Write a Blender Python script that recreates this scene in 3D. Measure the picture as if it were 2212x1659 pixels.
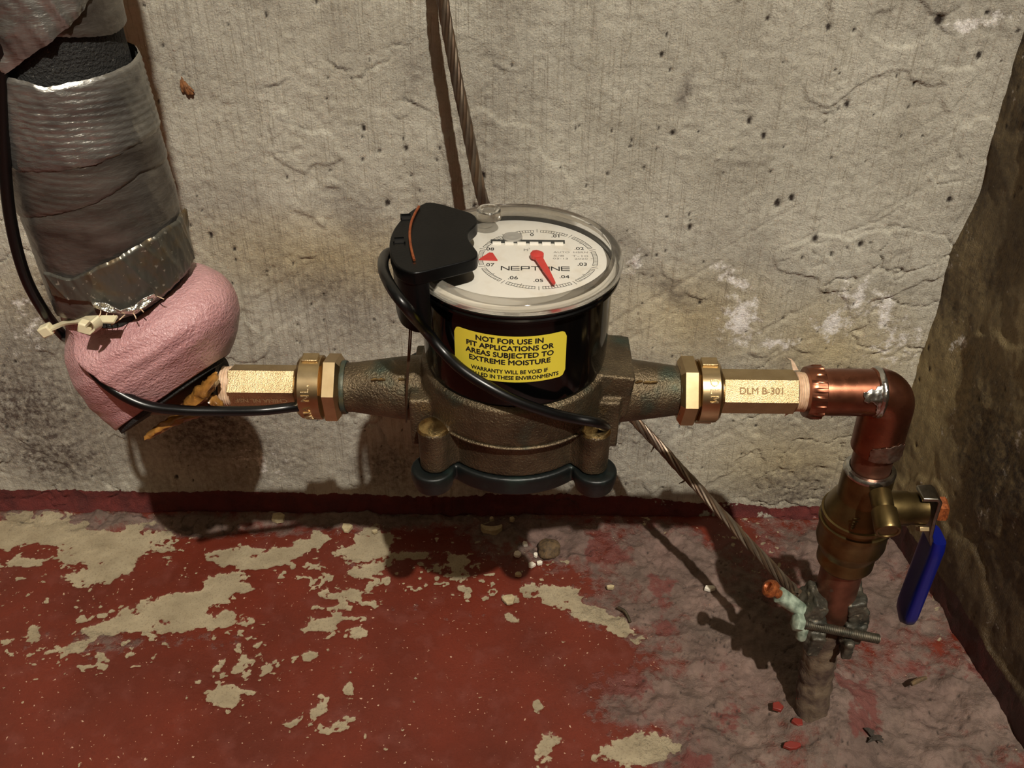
import bpy, bmesh, random
import numpy as np
from math import *
from mathutils import Vector, Matrix, noise as mnoise

scn = bpy.context.scene
for o in list(bpy.data.objects):
    bpy.data.objects.remove(o)
random.seed(7)

# ------------------------------------------------------------------ camera, light, exposure
FPX, PITCH, ROLL, CAMZ = 2060.0, radians(36.5), radians(0.6), 0.592      # focal length in pixels of a 2212x1659 frame
R_0, U_0, FWD = np.array([1., 0, 0]), np.array([0, sin(PITCH), cos(PITCH)]), np.array([0, cos(PITCH), -sin(PITCH)])
RGT, UPV = cos(ROLL) * R_0 + sin(ROLL) * U_0, -sin(ROLL) * R_0 + cos(ROLL) * U_0
CAM = np.array([0.0, -CAMZ / tan(PITCH + atan((1105 - 829.5) / FPX)), CAMZ])
cd = bpy.data.cameras.new('camera')
cd.sensor_width = 36.0
cd.lens = FPX / 2212 * 36.0
cd.clip_start = 0.01
cam = bpy.data.objects.new('camera', cd)
scn.collection.objects.link(cam)
m = Matrix((RGT, UPV, -FWD)).transposed().to_4x4()
m.translation = Vector(CAM)
cam.matrix_world = m
scn.camera = cam
LDIR = np.array([.1975, -.5513, .9362]); LDIR /= np.linalg.norm(LDIR)
BULB = CAM + 2.3 * LDIR
ld = bpy.data.lights.new('ceiling_bulb_light', 'POINT')
ld.energy = 338.0
ld.color = (1.0, .945, .845)
ld.shadow_soft_size = .020
lo = bpy.data.objects.new('ceiling_bulb_light', ld)
lo.location = BULB
scn.collection.objects.link(lo)
w = bpy.data.worlds.new('world'); scn.world = w
w.use_nodes = True
w.node_tree.nodes['Background'].inputs[0].default_value = (1, .9, .75, 1)
w.node_tree.nodes['Background'].inputs[1].default_value = .004
scn.view_settings.view_transform = 'Standard'
scn.view_settings.look = 'None'
scn.view_settings.gamma = 1
scn.view_settings.use_curve_mapping = False
scn.view_settings.exposure = 0.0
scn.cycles.use_denoising = True
scn.cycles.max_bounces = 7
scn.cycles.diffuse_bounces = 3
scn.cycles.transparent_max_bounces = 12
scn.cycles.caustics_refractive = False
scn.cycles.caustics_reflective = False

# ------------------------------------------------------------------ survey helpers: points of the photographed planes
def ray(px, py): return FWD + (px - 1106) / FPX * RGT - (py - 829.5) / FPX * UPV
def onY(px, py, Y):
    d = ray(px, py); return CAM + d * (Y - CAM[1]) / d[1]
def onZ(px, py, Z):
    d = ray(px, py); return CAM + d * (Z - CAM[2]) / d[2]
def oncyl(px, py, cx, cy, R):
    d = ray(px, py); a = d[0]**2 + d[1]**2
    ox, oy = CAM[0] - cx, CAM[1] - cy
    b = ox * d[0] + oy * d[1]; c = ox * ox + oy * oy - R * R
    D = b * b - a * c
    t = (-b - sqrt(max(D, 0))) / a
    return CAM + d * t

YP = -.194                               # distance of the plumbing in front of the back wall
ZP = .2805                               # height of the horizontal pipe axis
XC = .0015                               # meter axis

# ------------------------------------------------------------------ noise
def hash2(ix, iy, seed):
    h = (ix.astype(np.int64) * 374761393 + iy.astype(np.int64) * 668265263 + seed * 2147483647) & 0xffffffff
    h = ((h ^ (h >> 13)) * 1274126177) & 0xffffffff
    return ((h ^ (h >> 16)) & 0xffff) / 65535.0
def vn(x, y, seed=0):
    ix, iy = np.floor(x), np.floor(y); fx, fy = x - ix, y - iy
    fx, fy = fx * fx * (3 - 2 * fx), fy * fy * (3 - 2 * fy)
    a, b = hash2(ix, iy, seed), hash2(ix + 1, iy, seed)
    c, d = hash2(ix, iy + 1, seed), hash2(ix + 1, iy + 1, seed)
    return (a * (1 - fx) + b * fx) * (1 - fy) + (c * (1 - fx) + d * fx) * fy - .5
def fbm(x, y, seed=0, o=4, gain=.5):
    s, a = 0, 1
    for i in range(o):
        s = s + a * vn(x, y, seed + i * 17); x, y, a = x * 2.03 + 11.3, y * 2.03 + 5.7, a * gain
    return s
def cracks(x, y, seed, width=.02):
    n = np.abs(fbm(x, y, seed, 4)); return np.clip(1 - n / width, 0, 1)
def sm(a, b, x):
    t = np.clip((x - a) / (b - a), 0, 1); return t * t * (3 - 2 * t)

# ------------------------------------------------------------------ materials
def lin(c):
    if max(c) > 1.001: c = [v / 255. for v in c]
    return tuple((v / 12.92 if v <= .04045 else ((v + .055) / 1.055) ** 2.4) for v in c[:3]) + (1,)
def newmat(name):
    mt = bpy.data.materials.new(name); mt.use_nodes = True
    nt = mt.node_tree; return mt, nt, nt.nodes['Principled BSDF']
def N(nt, t, **kw):
    n = nt.nodes.new(t)
    for k, v in kw.items():
        if k in ('operation', 'blend_type', 'data_type', 'attribute_name', 'feature', 'noise_dimensions', 'clamp'): setattr(n, k, v)
        else: n.inputs[k].default_value = v
    return n
def noise_fac(nt, scale, detail=4, rough=.55, stretch=None, lo=.35, hi=.65, coord='Object'):
    tc = nt.nodes.new('ShaderNodeTexCoord'); mp = nt.nodes.new('ShaderNodeMapping')
    if stretch: mp.inputs['Scale'].default_value = stretch
    nt.links.new(tc.outputs[coord], mp.inputs['Vector'])
    n = N(nt, 'ShaderNodeTexNoise', Scale=scale, Detail=detail, Roughness=rough)
    nt.links.new(mp.outputs[0], n.inputs['Vector'])
    r = nt.nodes.new('ShaderNodeMapRange')
    r.inputs['From Min'].default_value, r.inputs['From Max'].default_value = lo, hi
    nt.links.new(n.outputs['Fac'], r.inputs['Value'])
    return r.outputs['Result']
def mixc(nt, fac, a, b):
    x = nt.nodes.new('ShaderNodeMix'); x.data_type = 'RGBA'
    for sock, v in ((x.inputs[0], fac), (x.inputs[6], a), (x.inputs[7], b)):
        if hasattr(v, 'is_linked'): nt.links.new(v, sock)
        else: sock.default_value = v
    return x.outputs[2]
def mth(nt, op, a, b=0.0, clamp=False):
    x = nt.nodes.new('ShaderNodeMath'); x.operation = op; x.use_clamp = clamp
    for sock, v in ((x.inputs[0], a), (x.inputs[1], b)):
        if hasattr(v, 'is_linked'): nt.links.new(v, sock)
        else: sock.default_value = v
    return x.outputs[0]
def attr(nt, name):
    n = nt.nodes.new('ShaderNodeAttribute'); n.attribute_name = name; return n.outputs['Fac']
def rng(nt, v, a, b, c=0., d=1.):
    r = nt.nodes.new('ShaderNodeMapRange')
    for k, x in zip(('From Min', 'From Max', 'To Min', 'To Max'), (a, b, c, d)): r.inputs[k].default_value = x
    nt.links.new(v, r.inputs['Value']); return r.outputs['Result']
def add_bump(nt, b, height, strength, dist):
    bp = N(nt, 'ShaderNodeBump', Strength=strength, Distance=dist)
    nt.links.new(height, bp.inputs['Height'])
    prev = b.inputs['Normal'].links
    if prev: nt.links.new(prev[0].from_socket, bp.inputs['Normal'])
    nt.links.new(bp.outputs[0], b.inputs['Normal'])
def M(name, col, rough=.5, metal=0., var=None, bump=None, coat=0., spots=None, rvar=None, spec=.5, sss=0., stretch=None):
    mt, nt, b = newmat(name)
    c = lin(col)
    b.inputs['Base Color'].default_value = c; b.inputs['Roughness'].default_value = rough
    b.inputs['Metallic'].default_value = metal; b.inputs['Coat Weight'].default_value = coat
    b.inputs['Specular IOR Level'].default_value = spec
    if sss:
        b.inputs['Subsurface Weight'].default_value = sss; b.inputs['Subsurface Radius'].default_value = (.004, .002, .0015)
    src = c
    if var:                      # (scale, colour2, lo, hi)
        f = noise_fac(nt, var[0], lo=var[2] if len(var) > 2 else .35, hi=var[3] if len(var) > 3 else .65, stretch=stretch)
        src = mixc(nt, f, src, lin(var[1]))
    if spots:
        f = noise_fac(nt, spots[0], detail=3, lo=spots[2], hi=spots[3])
        src = mixc(nt, f, src, lin(spots[1]))
    if src is not c: nt.links.new(src, b.inputs['Base Color'])
    if rvar:
        f = noise_fac(nt, rvar[0]); nt.links.new(rng(nt, f, 0, 1, rvar[1], rvar[2]), b.inputs['Roughness'])
    if bump:
        for s, st, d in (bump if isinstance(bump[0], tuple) else (bump,)):
            add_bump(nt, b, noise_fac(nt, s, detail=3, lo=0, hi=1, stretch=stretch), st, d)
    return mt

MAT = {}
def build_materials():
    m = MAT
    m['brass'] = M('bright_brass', (200, 178, 138), .36, 1., var=(90, (182, 158, 118)), bump=(2000, .9, .0003))
    m['brass_smooth'] = M('smooth_brass', (196, 174, 134), .30, 1., var=(60, (176, 152, 114)), bump=(700, .15, .0001))
    m['valve_brass'] = M('aged_valve_brass', (122, 104, 66), .36, .95, var=(70, (96, 80, 50)), bump=(500, .2, .0002))
    m['bronze'] = M('cast_bronze', (110, 96, 74), .42, .8, var=(60, (80, 68, 52)), spots=(38, (64, 80, 70), .58, .78), bump=((800, .8, .0009), (1700, .6, .0004)))
    m['bronze_worn'] = M('worn_bronze', (196, 170, 118), .3, 1., var=(200, (150, 122, 80)), bump=(500, .5, .0006))
    m['green_black'] = M('dark_green_patina', (11, 16, 15), .45, .15, var=(70, (26, 42, 37), .55, .85), bump=((300, .3, .0005),))
    m['verdigris'] = M('verdigris', (52, 66, 60), .5, .3, var=(120, (84, 80, 56)), bump=(500, .4, .0005))
    m['black'] = M('black_plastic', (8, 8, 8), .36, 0, bump=(900, .2, .0003), rvar=(40, .3, .44), spec=.2)
    m['black_gloss'] = M('gloss_black_plastic', (5, 5, 5), .1, 0, spec=.35)
    m['rubber'] = M('black_cable_jacket', (9, 9, 9), .3, 0, spec=.4, bump=(600, .05, .0001))
    m['copper'] = M('aged_copper', (146, 94, 70), .34, .95, var=(45, (116, 70, 52)), spots=(130, (104, 62, 46), .6, .75), rvar=(60, .22, .42), bump=(300, .08, .0002))
    m['copper_dull'] = M('dull_copper', (136, 92, 72), .42, .85, var=(80, (108, 70, 54)), spots=(160, (120, 110, 96), .66, .76), bump=(400, .2, .0002))
    m['copper_new'] = M('bright_copper', (214, 128, 80), .35, .9, var=(300, (180, 90, 56)))
    m['solder'] = M('bright_solder', (205, 205, 200), .22, 1., var=(200, (165, 165, 160)), bump=(260, .5, .0006))
    m['ptfe'] = M('thread_seal_tape', (232, 205, 176), .5, 0, var=(300, (205, 172, 140)), sss=.15)
    m['foam_pink'] = M('pink_foam', (198, 152, 152), .22, 0, var=(40, (182, 134, 135)), bump=((620, .8, .0014), (1500, .6, .0005)), sss=.1, spec=.8)
    m['foam_black'] = M('black_foam', (26, 25, 23), .8, 0, bump=((700, .9, .0016),), spots=(800, (92, 90, 84), .66, .72))
    m['foam_gold'] = M('golden_spray_foam', (170, 120, 56), .3, 0, var=(110, (112, 74, 34)), bump=((220, .6, .0015),), coat=.3)
    m['sleeve'] = M('brown_sleeve', (120, 80, 52), .5, 0, var=(60, (84, 54, 36)), bump=(300, .3, .0006))
    m['tape'] = M('silver_duct_tape', (164, 162, 156), .27, .8, var=(30, (112, 110, 106)), bump=((150, .45, .0012), (420, .3, .0005)), rvar=(45, .26, .4), stretch=(1, 1, 3))
    m['tape_dull'] = M('dull_duct_tape', (122, 117, 110), .3, .7, var=(40, (86, 79, 73)), bump=((120, .4, .0012), (500, .3, .0005)), stretch=(1, 1, 3))
    m['tape_dirty'] = M('glue_stained_duct_tape', (96, 94, 86), .33, .6, var=(60, (112, 92, 62), .5, .7), spots=(420, (168, 164, 150), .64, .7), bump=((90, .35, .0015),))
    m['foil'] = M('crumpled_tape_edge', (205, 202, 192), .2, .9, bump=((300, .8, .0015),))
    m['nylon'] = M('cream_nylon', (216, 206, 172), .35, 0, sss=.2)
    m['dial'] = M('white_dial', (240, 235, 224), .5, 0, var=(90, (228, 219, 202), .5, .75))
    m['ink'] = M('black_ink', (24, 24, 26), .5)
    m['ink_grey'] = M('faded_grey_ink', (166, 160, 152), .5)
    m['red'] = M('red_plastic', (206, 52, 46), .45)
    m['window'] = M('dark_counter_window', (52, 56, 56), .2)
    m['grey_plastic'] = M('grey_translucent_plastic', (172, 168, 160), .25)
    m['yellow'] = M('yellow_label', (222, 204, 66), .35, 0, spots=(55, (190, 160, 44), .72, .75), coat=.2)
    m['pale_label'] = M('pale_pink_label', (205, 186, 170), .4)
    m['blue'] = M('blue_vinyl', (7, 19, 96), .3, 0, coat=.0, bump=(200, .05, .0003))
    m['steel'] = M('plated_steel', (142, 136, 124), .32, 1., var=(150, (112, 106, 94)))
    m['orange'] = M('corroded_copper_bolt', (170, 96, 50), .45, .5, var=(500, (116, 60, 32)), bump=(500, .5, .0005))
    m['wire_brown'] = M('weathered_copper_strand', (104, 84, 64), .42, .6, var=(60, (72, 56, 44)))
    m['wire_grey'] = M('dulled_strand', (120, 108, 92), .4, .7, var=(60, (92, 78, 66)))
    m['pale_green'] = M('pale_green_corrosion', (168, 182, 162), .6, .1, var=(180, (98, 112, 96)), bump=(400, .5, .0006))
    m['crust'] = M('corroded_clamp_bronze', (84, 78, 66), .5, .4, var=(90, (44, 46, 40)), spots=(200, (150, 142, 122), .60, .72), bump=((260, .6, .001), (800, .4, .0004)))
    m['mud_pipe'] = M('dirt_caked_pipe', (98, 82, 64), .8, 0, var=(70, (62, 46, 36), .4, .6), spots=(130, (150, 60, 48), .68, .72), bump=((160, .6, .002), (500, .5, .0006)))
    m['chip_white'] = M('white_plaster_chip', (226, 218, 200), .6)
    m['chip_cream'] = M('cream_plaster_chip', (186, 170, 134), .7, var=(300, (160, 144, 110)))
    m['chip_red'] = M('red_paint_flake', (112, 38, 29), .5, var=(300, (120, 36, 26)))
    m['chip_brown'] = M('brown_crumb', (104, 82, 54), .8, var=(300, (66, 52, 36)), bump=(400, .6, .001))
    m['debris'] = M('dark_bark_debris', (52, 44, 36), .8, bump=(400, .6, .001))
    # thin clear plastic: mostly see-through with a mirror film
    mt = bpy.data.materials.new('clear_plastic'); mt.use_nodes = True; nt = mt.node_tree
    nt.nodes.remove(nt.nodes['Principled BSDF'])
    out = nt.nodes['Material Output']
    tr = nt.nodes.new('ShaderNodeBsdfTransparent'); tr.inputs[0].default_value = (.96, .955, .94, 1)
    gl = nt.nodes.new('ShaderNodeBsdfGlossy'); gl.inputs['Roughness'].default_value = .05
    fr = nt.nodes.new('ShaderNodeFresnel'); fr.inputs['IOR'].default_value = 1.49
    mx = nt.nodes.new('ShaderNodeMixShader')
    nt.links.new(fr.outputs[0], mx.inputs[0]); nt.links.new(tr.outputs[0], mx.inputs[1]); nt.links.new(gl.outputs[0], mx.inputs[2])
    nt.links.new(mx.outputs[0], out.inputs[0]); m['clear'] = mt
    # thick clear plastic rim: a refracting solid
    mt, nt, b = newmat('thick_clear_plastic')
    b.inputs['Base Color'].default_value = lin((244, 240, 232)); b.inputs['Roughness'].default_value = .06
    b.inputs['Transmission Weight'].default_value = 1.; b.inputs['IOR'].default_value = 1.40
    tr = nt.nodes.new('ShaderNodeBsdfTransparent'); tr.inputs[0].default_value = (.97, .96, .94, 1); mx = nt.nodes.new('ShaderNodeMixShader'); mx.inputs[0].default_value = .68
    nt.links.new(tr.outputs[0], mx.inputs[1]); nt.links.new(b.outputs[0], mx.inputs[2]); nt.links.new(mx.outputs[0], nt.nodes['Material Output'].inputs[0]); m['clear_rim'] = mt
build_materials()

# ------------------------------------------------------------------ mesh builder
WL = {}                                   # world location of every object made here
def V(p): return np.array(p, float)
def frames(P):
    P = np.array(P, float); T = np.gradient(P, axis=0); T /= np.linalg.norm(T, axis=1)[:, None] + 1e-12
    ref = np.array([0, 0, 1.]) if abs(T[0][2]) < .9 else np.array([1., 0, 0])
    n = np.cross(T[0], ref); n /= np.linalg.norm(n); out = []
    for t in T:
        n = n - t * (n @ t); n /= np.linalg.norm(n); out.append((n.copy(), np.cross(t, n)))
    return P, T, out
def smooth_path(pts, k=8):
    P = [V(p) for p in pts]; P = [2 * P[0] - P[1]] + P + [2 * P[-1] - P[-2]]; out = []
    for i in range(1, len(P) - 2):
        for j in range(k):
            t = j / k; a, b, c, d = P[i - 1:i + 3]
            out.append(.5 * (2 * b + (c - a) * t + (2 * a - 5 * b + 4 * c - d) * t * t + (3 * b - a - 3 * c + d) * t ** 3))
    out.append(P[-2]); return np.array(out)
class MB:
    def __init__(s): s.v, s.f = [], []
    def add(s, vs, fs):
        k = len(s.v); s.v.extend([tuple(map(float, p)) for p in vs]); s.f.extend([tuple(i + k for i in f) for f in fs]); return s
    def loft(s, rings, cap=(True, True), closed=True):
        n = len(rings[0]); vs = [p for r in rings for p in r]; fs = []
        for i in range(len(rings) - 1):
            for j in range(n if closed else n - 1):
                a, b = i * n + j, i * n + (j + 1) % n; fs.append((a, b, b + n, a + n))
        if cap[0]: fs.append(tuple(range(n))[::-1])
        if cap[1]: fs.append(tuple(range((len(rings) - 1) * n, len(rings) * n)))
        return s.add(vs, fs)
    def tube(s, pts, r, n=16, cap=(True, True)):
        P, T, fr = frames(pts); rs = np.broadcast_to(np.array(r, float), (len(P),)); rings = []
        for p, (a, b), rr in zip(P, fr, rs):
            rings.append([p + rr * (cos(t) * a + sin(t) * b) for t in np.linspace(0, 2 * pi, n, endpoint=False)])
        return s.loft(rings, cap)
    def rev(s, prof, org, axis=(0, 0, 1), n=48, cap=(True, True), rot=0., ref=None, wob=None):
        """surface of revolution; prof = [(radius, height)...]"""
        ax = V(axis); ax /= np.linalg.norm(ax)
        ref = V(ref) if ref is not None else (np.array([1., 0, 0]) if abs(ax[0]) < .8 else np.array([0, -1., 0]))
        a = ref - ax * (ref @ ax); a /= np.linalg.norm(a); b = np.cross(ax, a); org = V(org); rings = []
        for r, h in prof:
            ring = []
            for t in np.linspace(0, 2 * pi, n, endpoint=False) + rot:
                rr = r * (wob(t, h) if wob else 1); ring.append(org + ax * h + rr * (cos(t) * a + sin(t) * b))
            rings.append(ring)
        return s.loft(rings, cap)
    def box(s, c, d, R=None):
        c = V(c); vs = []
        for x in (-.5, .5):
            for y in (-.5, .5):
                for z in (-.5, .5):
                    p = V((x * d[0], y * d[1], z * d[2])); vs.append(c + (V(R @ Vector(p)) if R is not None else p))
        return s.add(vs, [(0, 1, 3, 2), (4, 6, 7, 5), (0, 4, 5, 1), (2, 3, 7, 6), (0, 2, 6, 4), (1, 5, 7, 3)])
    def prism(s, poly, z0, z1):
        n = len(poly); vs = [(p[0], p[1], z0) for p in poly] + [(p[0], p[1], z1) for p in poly]
        fs = [(i, (i + 1) % n, (i + 1) % n + n, i + n) for i in range(n)] + [tuple(range(n))[::-1], tuple(range(n, 2 * n))]
        return s.add(vs, fs)
    def build(s, name, mat=None, parent=None, sharp=35, bevel=0., org=None, bseg=2):
        me = bpy.data.meshes.new(name); v = np.array(s.v)
        c = V(org) if org is not None else (v.min(0) + v.max(0)) / 2
        me.from_pydata((v - c).tolist(), [], s.f); me.validate()
        bm = bmesh.new(); bm.from_mesh(me); bmesh.ops.recalc_face_normals(bm, faces=bm.faces); bm.to_mesh(me); bm.free()
        o = bpy.data.objects.new(name, me); scn.collection.objects.link(o)
        if mat: me.materials.append(MAT[mat] if isinstance(mat, str) else mat)
        me.polygons.foreach_set('use_smooth', np.ones(len(me.polygons), bool)); me.set_sharp_from_angle(angle=radians(sharp))
        WL[o.name] = c
        if parent is not None:
            o.parent = parent; o.location = c - WL[parent.name]
        else: o.location = c
        if bevel:
            b = o.modifiers.new('bevel', 'BEVEL'); b.width = bevel; b.segments = bseg; b.limit_method = 'ANGLE'; b.angle_limit = radians(40)
        return o
def tag(o, label, cat, group=None):
    o['label'] = label; o['category'] = cat
    if group: o['group'] = group
    return o
def thing(name, loc, label, cat, group=None):
    o = bpy.data.objects.new(name, None); scn.collection.objects.link(o); o.location = loc; o.empty_display_size = .01
    WL[o.name] = V(loc); return tag(o, label, cat, group)
def remesh(o, voxel, smooth=4, fac=.5):
    r = o.modifiers.new('fuse', 'REMESH'); r.mode = 'VOXEL'; r.voxel_size = voxel; r.use_smooth_shade = True
    sm_ = o.modifiers.new('smooth', 'SMOOTH'); sm_.iterations = smooth; sm_.factor = fac
    return o
def jitter(o, amp, scale, seed=0):
    """real relief on a built mesh"""
    me = o.data; me.update()
    co = np.empty(len(me.vertices) * 3); me.vertices.foreach_get('co', co); co = co.reshape(-1, 3)
    for i, v in enumerate(me.vertices):
        p = Vector(co[i]) * scale + Vector((seed, seed * 2, 3)); co[i] += np.array(v.normal) * amp * mnoise.fractal(p, 1., 2., 3)
    me.vertices.foreach_set('co', co.ravel()); me.update()
def text_geo(s, size, spacing=1., ext=0.):
    c = bpy.data.curves.new('lettering', 'FONT'); c.body = s; c.size = size; c.align_x = 'CENTER'; c.align_y = 'CENTER'
    c.space_character = spacing; c.extrude = ext; c.resolution_u = 3
    o = bpy.data.objects.new('lettering', c); scn.collection.objects.link(o)
    me = bpy.data.meshes.new_from_object(o.evaluated_get(bpy.context.evaluated_depsgraph_get()))
    vs = [tuple(v.co) for v in me.vertices]; fs = [tuple(p.vertices) for p in me.polygons]
    bpy.data.objects.remove(o); bpy.data.curves.remove(c); bpy.data.meshes.remove(me)
    return np.array(vs), fs
def put_text(mb, s, size, org, xd, yd, width=None, bold=0., spacing=1., ext=0.):
    """lay text on a plane; width fits it exactly"""
    v, f = text_geo(s, size, spacing, ext)
    if width: v[:, 0] *= width / (v[:, 0].max() - v[:, 0].min())
    xd, yd = V(xd), V(yd); zd = np.cross(xd, yd); offs = [(0, 0)] if not bold else [(-bold, 0), (bold, 0), (0, bold), (0, -bold)]
    for k, (dx, dy) in enumerate(offs):
        mb.add([V(org) + (p[0] + dx) * xd + (p[1] + dy) * yd + (p[2] + 1e-6 * k) * zd for p in v], f)
    return mb
def grid_object(name, P, nu, nv, mat, attrs=None, parent=None, kind=None, loc=(0, 0, 0)):
    """one mesh from an (nu x nv) grid of points"""
    me = bpy.data.meshes.new(name); P = P - V(loc); n = nu * nv
    me.vertices.add(n); me.vertices.foreach_set('co', P.astype(np.float32).ravel())
    i, j = np.meshgrid(np.arange(nu - 1), np.arange(nv - 1), indexing='ij'); a = (i * nv + j).ravel()
    q = np.stack([a, a + nv, a + nv + 1, a + 1], 1).astype(np.int32); nf = len(q)
    me.loops.add(nf * 4); me.loops.foreach_set('vertex_index', q.ravel())
    me.polygons.add(nf); me.polygons.foreach_set('loop_start', np.arange(nf, dtype=np.int32) * 4)
    me.update(calc_edges=True); me.polygons.foreach_set('use_smooth', np.ones(nf, bool))
    for k, a in (attrs or {}).items():
        at = me.attributes.new(k, 'FLOAT', 'POINT'); at.data.foreach_set('value', a.astype(np.float32).ravel())
    o = bpy.data.objects.new(name, me); scn.collection.objects.link(o); me.materials.append(mat)
    WL[o.name] = V(loc); o.location = V(loc) - (WL[parent.name] if parent is not None else 0)
    if parent is not None: o.parent = parent
    if kind: o['kind'] = kind
    return o

# ------------------------------------------------------------------ the setting: walls, floor
def axis_pts(lo, hi, f0, f1, step):
    a = list(np.arange(f0, f1, step)); l, r = [], []
    x, d = f0, step
    while x > lo: d *= 1.35; x -= d; l.append(max(x, lo))
    x, d = f1, step
    r.append(f1)
    while x < hi: d *= 1.35; x += d; r.append(min(x, hi))
    return np.array(sorted(set(l + a + r)))
def blob_field(A, B, blobs, pt):
    """ellipses (px, py, rx, ry, degrees, weight) surveyed on a plane -> field, 0 at their rim"""
    F = np.full(A.shape, -9.)
    for cx, cy, rx, ry, rot, wt in blobs:
        c = pt(cx, cy); t = radians(rot)
        a = pt(cx + rx * cos(t), cy + rx * sin(t)) - c; b = pt(cx - ry * sin(t), cy + ry * cos(t)) - c
        Mi = np.linalg.inv(np.array([[a[0], b[0]], [a[1], b[1]]]))
        dx, dy = A - c[0], B - c[1]
        q = np.sqrt((Mi[0, 0] * dx + Mi[0, 1] * dy) ** 2 + (Mi[1, 0] * dx + Mi[1, 1] * dy) ** 2)
        F = np.maximum(F, wt * (1 - q))
    return np.clip(F, -1.5, 1.)
def spots(A, B, pts, h, rad):
    """small pits: depth field and mask"""
    for (x, y), r in zip(pts, rad):
        m = (np.abs(A - x) < 3 * r) & (np.abs(B - y) < 4 * r)
        if m.any():
            q = ((A[m] - x) / r) ** 2 + ((B[m] - y) / (1.5 * r)) ** 2; h[m] = np.maximum(h[m], np.exp(-q * 1.5))
    return h

def wall_material(name, warm=0.):
    mt, nt, b = newmat(name)
    g1, g2 = lin((198, 193, 177)), lin((176, 170, 154))
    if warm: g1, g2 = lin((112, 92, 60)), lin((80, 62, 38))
    col = mixc(nt, noise_fac(nt, 16, 5), g1, g2)
    col = mixc(nt, mth(nt, 'MULTIPLY', noise_fac(nt, 300, 4, lo=.5, hi=.75), .35), col, lin((140, 130, 110)))
    col = mixc(nt, mth(nt, 'MULTIPLY', attr(nt, 'yellow'), .8), col, lin((192, 172, 122)))
    col = mixc(nt, mth(nt, 'MULTIPLY', noise_fac(nt, 800, 2, .5, stretch=(1, 1, .03), lo=.56, hi=.70), .45 if not warm else .1), col, lin((132, 122, 102)))  # groove shading painted in as thin darker vertical streaks
    d = mth(nt, 'MULTIPLY', attr(nt, 'dirt'), mth(nt, 'ADD', .32, mth(nt, 'MULTIPLY', noise_fac(nt, 190, 7, .75, lo=.36, hi=.64), .85)), True)
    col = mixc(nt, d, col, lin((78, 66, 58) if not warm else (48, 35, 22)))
    wh = rng(nt, mth(nt, 'ADD', attr(nt, 'white'), mth(nt, 'MULTIPLY', mth(nt, 'SUBTRACT', noise_fac(nt, 130, 6, .7, lo=.2, hi=.8), .5), 1.6)), -.05, .45)
    col = mixc(nt, wh, col, lin((248, 243, 236)))
    rd = rng(nt, mth(nt, 'ADD', attr(nt, 'red'), mth(nt, 'MULTIPLY', mth(nt, 'SUBTRACT', noise_fac(nt, 160, 5, .6, lo=.2, hi=.8), .5), .9)), -.06, .06)
    redc = mixc(nt, noise_fac(nt, 60), lin((100, 35, 29) if not warm else (70, 20, 16)), lin((78, 27, 23) if not warm else (48, 16, 12)))  # right wall's red painted darker for dirt and its grazing light
    col = mixc(nt, rd, col, redc)
    col = mixc(nt, attr(nt, 'pit'), col, lin((44, 34, 26)))
    nt.links.new(col, b.inputs['Base Color'])
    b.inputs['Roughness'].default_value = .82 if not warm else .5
    add_bump(nt, b, noise_fac(nt, 700, 6, .65, lo=0, hi=1), .8, .0014)
    add_bump(nt, b, noise_fac(nt, 1100, 2, .5, stretch=(1, 1, .035), lo=0, hi=1), .6, .0009)
    return mt
def P2(f):                                          # wall plane: (x, z)
    return lambda px, py: f(px, py)[[0, 2]]
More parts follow.
